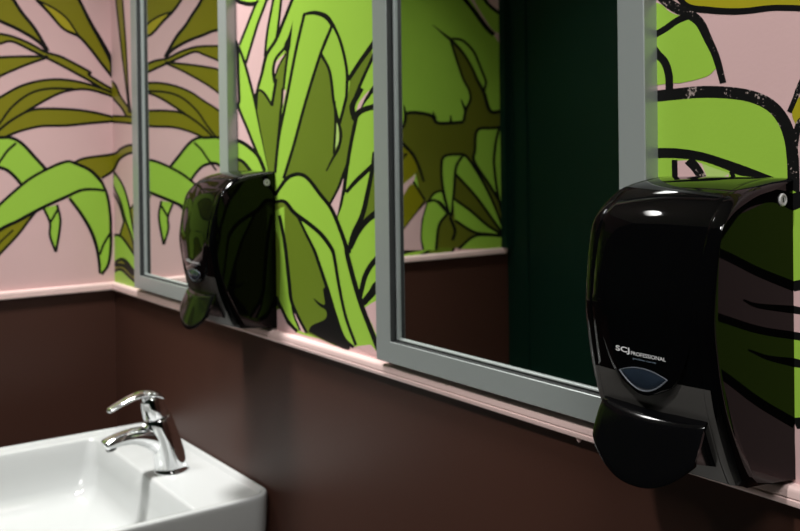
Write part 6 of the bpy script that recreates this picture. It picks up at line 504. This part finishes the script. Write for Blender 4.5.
def make_dispenser(xr, ztop, label):
    t = thing('soap_dispenser', label, 'soap dispenser', (xr-HW, 0, ztop-DH), 'black wall soap dispensers')
    # housing with the two flat side panels
    bm = bmesh.new()
    L = [(q.x, q.y) for q in PN]+[(.053, -.2245), (.03, -.2295), (0, -.233)]
    loft(bm, [[P3(s*(HW-.0007), p, z) for p, z in L] for s in (-1, 1)], cap0=True, cap1=True)
    obj('housing', bm, M['black_side'], t)
    # curved front cover
    st = []
    for k in range(8):
        th = k/7*math.pi/2
        st.append((HW-.0112*(1-math.cos(th)), math.sin(th)**.85, 0))
    st += [(HW-.0114, .95, 0), (HW-.0120, .95, 0), (HW-.0124, 1.0, 0)]
    half = st[:]
    for k in range(1, 12):
        x = (HW-.0124)*(1-k/12); half.append((x, 1.0, 1-(x/(HW-.0124))**2))
    sts = [(x, k, b) for x, k, b in half]+[(0, 1.0, 1.0)]+[(-x, k, b) for x, k, b in half[::-1]]
    loops = []
    for x, k, b in sts:
        l = []
        for a, c in zip(PN, CR):
            q = a.lerp(c, k)
            p = q.x*(1+.032*b); z = q.y+.0022*b*max(0, min(1, (q.y+.05)/.05))*min(1, q.x/.03)
            l.append(P3(x, p, z))
        # close the underside back to the wall
        l.append(P3(x, .05 if k < .5 else .060, -.2275 if k > .5 else -.2255)); l.append(P3(x, .03, -.230))
        loops.append(l)
    bm = bmesh.new(); loft(bm, loops, closed=False)
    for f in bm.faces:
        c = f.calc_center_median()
        if c.z < DH-.150 and c.z > DH-.2262 and abs(c.x) < HW-.0060: f.material_index = 1  # lower slanted faces take the painted grey reflection
    cov = obj('front_cover', bm, [M['black'], M['painted_sheen']], t, angle=40)
    # raised tongue carrying the lettering and the level window
    bm = bmesh.new(); rows = []
    zs = sorted([z for z, _ in TONGUE]+[-.1615, -.149, -.141, -.131, -.12, -.1075, -.093])
    for z in zs:
        hw = max(lerp_tab(TONGUE, z), .0008)
        r = []
        for c in range(17):
            f = -1+2*c/16
            r.append(P3(.0015+hw*f, tongue_p(hw*f, z)-.0009*max(0, abs(f)-.9)/.1*(1 if z < -.1 else 0), z))
        back = lambda x: P3(x, tongue_p(x, z)-.028 if z < -.1 else tongue_p(x, z)-.004, z)
        r = [back(-hw)]+r+[back(hw)]
        rows.append(r)
    loft(bm, [[P3(v[0], -v[1]-.028, v[2]-DH) for v in rows[0]]]+rows, closed=False)
    obj('raised_tongue', bm, M['black'], cov, angle=50)
    # lens-shaped level window
    def lens(grow, lift, n=14):
        up, dn = [], []
        for i in range(n+1):
            f = -1+2*i/n; x = .0015+(.0222+grow*1.6)*f
            zt = -.1475+(.0045+grow)*(1-f*f); zb = -.1475-(.0118+grow)*(1-abs(f)**1.9)
            up.append((x, zt)); dn.append((x, zb))
        ol = up+dn[::-1][1:-1]
        return [P3(x, tongue_p(x, z)+lift, z) for x, z in ol]
    bm = bmesh.new()
    loft(bm, [lens(.0009, -.002), lens(.0009, .0006), lens(.0004, .0008)], mat=1)
    loft(bm, [lens(.0004, .0008), lens(-.0002, .0003)], mat=1)
    loft(bm, [lens(-.0002, .0003), lens(-.0018, .0009)], cap1=True, mat=0)
    w = obj('level_window', bm, [M['window'], M['window_rim']], t, angle=40); w['label'] = 'blue-grey lens-shaped level window'
    # push lever
    bm = bmesh.new()
    def lever(thick):
        G = []
        for r in range(15):
            s = r/14; row = []
            for c in range(25):
                x = .0490*(-1+2*c/24); e = abs(x)/.049
                zb = -.2300+.024*e**2.3; zt = -.1732-.003*(1-e*e)
                xx = x*(1+.02*math.sin(s*math.pi))
                z = zt+(zb-zt)*s
                p = .0925+.0165*s**.8+.0090*(1-e*e)-thick
                if s < .14: p -= .006*((.14-s)/.14)**1.5
                if s > .9: p -= .0012*((s-.9)/.1)**2
                if e > .93: p -= .0012*((e-.93)/.07)**2
                row.append(P3(xx, p, z))
            G.append(row)
        return G
    F, B = lever(0), lever(.0026)
    loft(bm, F, closed=False); loft(bm, B, closed=False)
    rim = lambda G: [G[0][c] for c in range(25)]+[G[r][24] for r in range(1, 15)]+[G[14][c] for c in range(23, -1, -1)]+[G[r][0] for r in range(13, 0, -1)]
    loft(bm, [rim(F), rim(B)])
    bmesh.ops.remove_doubles(bm, verts=bm.verts[:], dist=1e-6)
    for s in (-1, 1):                                   # side cheeks of the lever reaching back into the cover
        tri = [(.091, -.178), (.1045, -.2045), (.070, -.214), (.070, -.182)]
        loft(bm, [[P3(s*x, p, z) for p, z in tri] for x in (.0455, .0435)], cap0=True, cap1=True)
    obj('push_lever', bm, M['black_lever'], t, angle=40)
    # round lock on the side panel
    bm = bmesh.new(); cy, cz = .0145, -.0157
    ring = lambda r, x: [(x, -(cy+r*math.cos(a*math.tau/28)), DH+cz+r*math.sin(a*math.tau/28)) for a in range(28)]
    loft(bm, [ring(.0050, HW-.0012), ring(.0050, HW+.0002), ring(.0044, HW+.0008), ring(.0034, HW+.0008), ring(.0031, HW+.0002)], cap1=True)
    box(bm, HW+.0001, HW+.00035, -(cy+.0007), -(cy-.0007), DH+cz-.0019, DH+cz+.0019, 1)
    k = obj('lock', bm, [M['lock'], M['black_lever']], t); k['label'] = 'small round grey lock'
    # printed lettering
    def text(body, x0, x1, z0, hgt, name, m):
        cu = bpy.data.curves.new(name, 'FONT'); cu.body = body; cu.resolution_u = 3; cu.offset = .022 if body == 'SCJ' else .008
        o = bpy.data.objects.new(name, cu); COL.objects.link(o)
        dg = bpy.context.evaluated_depsgraph_get(); me = bpy.data.meshes.new_from_object(o.evaluated_get(dg))
        bpy.data.objects.remove(o); bpy.data.curves.remove(cu)
        xs = [v.co.x for v in me.vertices]; ys = [v.co.y for v in me.vertices]
        sx = (x1-x0)/(max(xs)-min(xs)); sy = hgt/(max(ys)-min(ys))
        for v in me.vertices:
            x = x0+(v.co.x-min(xs))*sx; z = z0+(v.co.y-min(ys))*sy
            v.co = P3(x, tongue_p(x, z)+.00025, z)
        me.materials.clear(); me.materials.append(m)
        return link(name, me, t)
    for dd in (0, .00035):
        pass
    a = text('SCJ', -.0245, -.0100, -.1340, .0056, 'lettering', M['ink']); a['label'] = 'white printed letters SCJ'
    a = text('PROFESSIONAL', -.0087, .0240, -.1337, .0030, 'lettering', M['ink']); a['label'] = 'white printed word PROFESSIONAL'
    a = text('proline curve', -.0070, .0150, -.1372, .0019, 'lettering', M['ink2']); a['label'] = 'tiny blue-grey printed line under the name'
    return t
ZT = 1.3581
make_dispenser(1.5627, ZT, 'large glossy black soap dispenser right of the near mirror, closest to the camera')
make_dispenser(.7190, ZT, 'black wall soap dispenser between the two mirrors, above the basin corner')

# ------------------------------------------------------------------ wash basin
def rrect(x0, x1, y0, y1, r, z, n=7):
    P = []
    for cx, cy, a0 in ((x1-r, y1-r, 0), (x0+r, y1-r, 90), (x0+r, y0+r, 180), (x1-r, y0+r, 270)):
        for k in range(n):
            a = math.radians(a0+90*k/(n-1)); P.append((cx+r*math.cos(a), cy+r*math.sin(a), z))
    return P
SX0, SX1, SY0, SY1, SZ = .207, .7060, -.400, -.0012, .8756
bm = bmesh.new()
R = .034; DZ = SZ-.0085
L = [rrect(SX0+.09, SX1-.09, SY0+.10, SY1, .03, SZ-.155),
     rrect(SX0+.045, SX1-.045, SY0+.05, SY1, .03, SZ-.145),
     rrect(SX0+.015, SX1-.015, SY0+.017, SY1, R, SZ-.105),
     rrect(SX0+.003, SX1-.003, SY0+.004, SY1, R, SZ-.05),
     rrect(SX0, SX1, SY0, SY1, R, SZ-.012), rrect(SX0, SX1, SY0, SY1, R, SZ-.004),
     rrect(SX0+.0012, SX1-.0012, SY0+.0012, SY1-.0012, R-.001, SZ-.0012), rrect(SX0+.004, SX1-.004, SY0+.004, SY1-.004, R-.003, SZ),
     rrect(SX0+.008, SX1-.008, SY0+.008, SY1-.006, R-.007, SZ-.0002), rrect(SX0+.0105, SX1-.0105, SY0+.0105, SY1-.0085, R-.009, SZ-.002),
     rrect(SX0+.0135, SX1-.0135, SY0+.0125, SY1-.0115, R-.012, DZ+.0012), rrect(SX0+.0155, SX1-.0155, SY0+.014, SY1-.0135, R-.0135, DZ)]
bx0, bx1, by0, by1 = SX0+.017, SX1-.017, SY0+.016, -.1135
L += [rrect(bx0, bx1, by0, by1, .016, DZ), rrect(bx0+.001, bx1-.001, by0+.001, by1-.0028, .016, DZ-.0012), rrect(bx0+.0025, bx1-.0025, by0+.0025, by1-.0055, .017, DZ-.005),
      rrect(bx0+.007, bx1-.007, by0+.007, by1-.009, .024, DZ-.04), rrect(bx0+.013, bx1-.013, by0+.013, by1-.014, .032, DZ-.075),
      rrect(bx0+.024, bx1-.024, by0+.024, by1-.024, .038, DZ-.092), rrect(bx0+.045, bx1-.045, by0+.045, by1-.042, .035, DZ-.101), rrect(bx0+.15, bx1-.15, by0+.08, by1-.08, .02, DZ-.108)]
loft(bm, L, cap0=True, cap1=True)
b = obj('wash_basin', bm, M['ceramic'], angle=60)
b['label'] = 'white rectangular ceramic wash basin fixed to the brown wall in the corner'; b['category'] = 'basin'

# ------------------------------------------------------------------ mixer tap, leaning towards the bowl
TX, TQ = .487, .0765
t = thing('mixer_tap', 'chrome single-lever mixer tap standing on the white wash basin', 'tap', (TX, -TQ, DZ))
def tp(x, q, z): return (x-TX, -(q-TQ), z-DZ)
def tube(path, n=24, cap=True, bm=None):
    """path of (q, z, half width along x, half thickness) swept in the tap's own plane"""
    loops = []
    P = [(Vector((q, z)), a, c) for q, z, a, c in path]
    for i, (p, a, c) in enumerate(P):
        d = P[min(i+1, len(P)-1)][0]-P[max(i-1, 0)][0]; d.normalize(); nrm = Vector((-d.y, d.x))
        loops.append([tp(TX+a*math.cos(k*math.tau/n), p.x+nrm.x*c*math.sin(k*math.tau/n), p.y+nrm.y*c*math.sin(k*math.tau/n)) for k in range(n)])
    loft(bm, loops, cap0=cap, cap1=cap)
def smooth_path(path, n=5): return [tuple(v) for v in [Vector(x) for x in sp4(path, n)]]
def sp4(path, n):
    out = []
    P = [Vector(p) for p in path]; P = [2*P[0]-P[1]]+P+[2*P[-1]-P[-2]]
    for i in range(1, len(P)-2):
        p0, p1, p2, p3 = P[i-1:i+3]
        for k in range(n):
            s = k/n; out.append(.5*((2*p1)+(p2-p0)*s+(2*p0-5*p1+4*p2-p3)*s*s+(3*p1-p0-3*p2+p3)*s**3))
    out.append(P[-2]); return out
bm = bmesh.new()
def disc_stack(rows, bm, n=32):
    # horizontal-ish rings: q centre, z, radius, tilt
    loops = []
    for q, z, r, tl in rows:
        loops.append([tp(TX+r*math.cos(k*math.tau/n), q+r*math.sin(k*math.tau/n)*math.cos(tl), z-r*math.sin(k*math.tau/n)*math.sin(tl)) for k in range(n)])
    loft(bm, loops, cap0=True, cap1=True)
disc_stack([(.0765, DZ, .0285, 0), (.0765, DZ+.0030, .0285, 0), (.0767, DZ+.0042, .0272, 0), (.0772, DZ+.010, .0266, .04), (.0812, DZ+.032, .0254, .12), (.0880, DZ+.058, .0240, .2), (.0950, DZ+.080, .0227, .26), (.0982, DZ+.0895, .0222, .28), (.0990, DZ+.0915, .0205, .28)], bm)
obj('body', bm, M['chrome'], t, angle=50)
bm = bmesh.new()
tube(sp4([(.088, .912, .0185, .0230), (.108, .9255, .0180, .0195), (.135, .9335, .0168, .0140), (.160, .9335, .0156, .0110), (.178, .9300, .0148, .0096), (.1850, .9280, .0138, .0088), (.1868, .9272, .0118, .0068)], 5), bm=bm)
obj('spout', bm, M['chrome'], t, angle=50)
bm = bmesh.new()
rows = [(.1760, .9225), (.1752, .9185), (.1745, .9172)]
n = 20
loft(bm, [[tp(TX+r*math.cos(k*math.tau/n), q+r*math.sin(k*math.tau/n)*.95, z-r*math.sin(k*math.tau/n)*.22) for k in range(n)] for (q, z), r in zip([(.1765, .926), (.1752, .9195), (.1748, .9183), (.1750, .9190)], (.0088, .0086, .0068, .0062))], cap0=True, cap1=True)
obj('aerator', bm, M['dark_hole'], t)
bm = bmesh.new()
disc_stack([(.1005, DZ+.0930, .0195, .28), (.1010, DZ+.0945, .0206, .28), (.1065, DZ+.113, .0192, .28), (.1085, DZ+.122, .0185, .27), (.1098, DZ+.1262, .0178, .25), (.1102, DZ+.1290, .0150, .25), (.1110, DZ+.1300, .0080, .2)], bm)
tube(sp4([(.0920, .9895, .0125, .0030), (.0935, .9915, .0150, .0048), (.1030, .9965, .0168, .0062), (.1200, .9998, .0158, .0056), (.1400, .9970, .0130, .0046), (.1600, .9900, .0112, .0042), (.1740, .9838, .0102, .0042), (.1790, .9818, .0085, .0036), (.1808, .9810, .0050, .0020)], 5), bm=bm)
h = obj('handle', bm, M['chrome'], t, angle=50)

# ------------------------------------------------------------------ lights
def area(name, loc, size, power, col=(1, .95, .90), spread=140, aim=None):
    l = bpy.data.lights.new(name, 'AREA'); l.shape = 'DISK'; l.size = size; l.energy = power; l.color = col; l.spread = math.radians(spread)
    o = bpy.data.objects.new(name, l); COL.objects.link(o); o.location = loc
    if aim: o.rotation_euler = (Vector(aim)-Vector(loc)).to_track_quat('-Z', 'Y').to_euler()
    return o
area('ceiling_downlight', (.52, -.40, 2.42), .22, 7.2, (1, .985, .96), 85, (.52, -.12, 1.0))
area('ceiling_downlight', (.42, -.78, 2.42), .10, 2.2, (1, .985, .96), 75, (.45, -.62, .8))
area('ceiling_downlight', (1.62, -1.02, 2.40), .10, 2.2, (1, .985, .96), 75, (1.35, 0, 1.15))
area('soft_fill_light', (2.30, -.75, 2.40), .60, 4.2, (1, .985, .96), 90, (1.5, 0, 1.05))  # added soft fill for the wall under the near dispenser, unseen source

w = bpy.data.worlds.new('dim_room'); scn.world = w; w.use_nodes = True
w.node_tree.nodes['Background'].inputs['Color'].default_value = (.6, .62, .65, 1); w.node_tree.nodes['Background'].inputs['Strength'].default_value = .05

# ------------------------------------------------------------------ camera
cd = bpy.data.cameras.new('camera'); cam = bpy.data.objects.new('camera', cd); COL.objects.link(cam)
yaw, pitch, roll = -.9515, -.0088, -.0126
F0 = Vector((math.sin(yaw), math.cos(yaw), 0)); R0 = Vector((math.cos(yaw), -math.sin(yaw), 0)); Z = Vector((0, 0, 1))
Fv = F0*math.cos(pitch)+Z*math.sin(pitch); U0 = Z*math.cos(pitch)-F0*math.sin(pitch)
Rv = R0*math.cos(roll)+U0*math.sin(roll); Uv = U0*math.cos(roll)-R0*math.sin(roll)
mw = Matrix.Identity(4)
for i in range(3): mw[i][0] = Rv[i]; mw[i][1] = Uv[i]; mw[i][2] = -Fv[i]; mw[i][3] = (1.9877, -.6762, 1.38)[i]
cam.matrix_world = mw
cd.sensor_width = 36; cd.sensor_fit = 'HORIZONTAL'; cd.lens = 36*956.51/800; cd.shift_y = -(265.5-163.95)/800
cd.clip_start = .01; cd.clip_end = 50
cd.dof.use_dof = True; cd.dof.focus_distance = .66; cd.dof.aperture_fstop = 15
scn.camera = cam
scn.view_settings.view_transform = 'Standard'; scn.view_settings.look = 'None'; scn.view_settings.exposure = .26
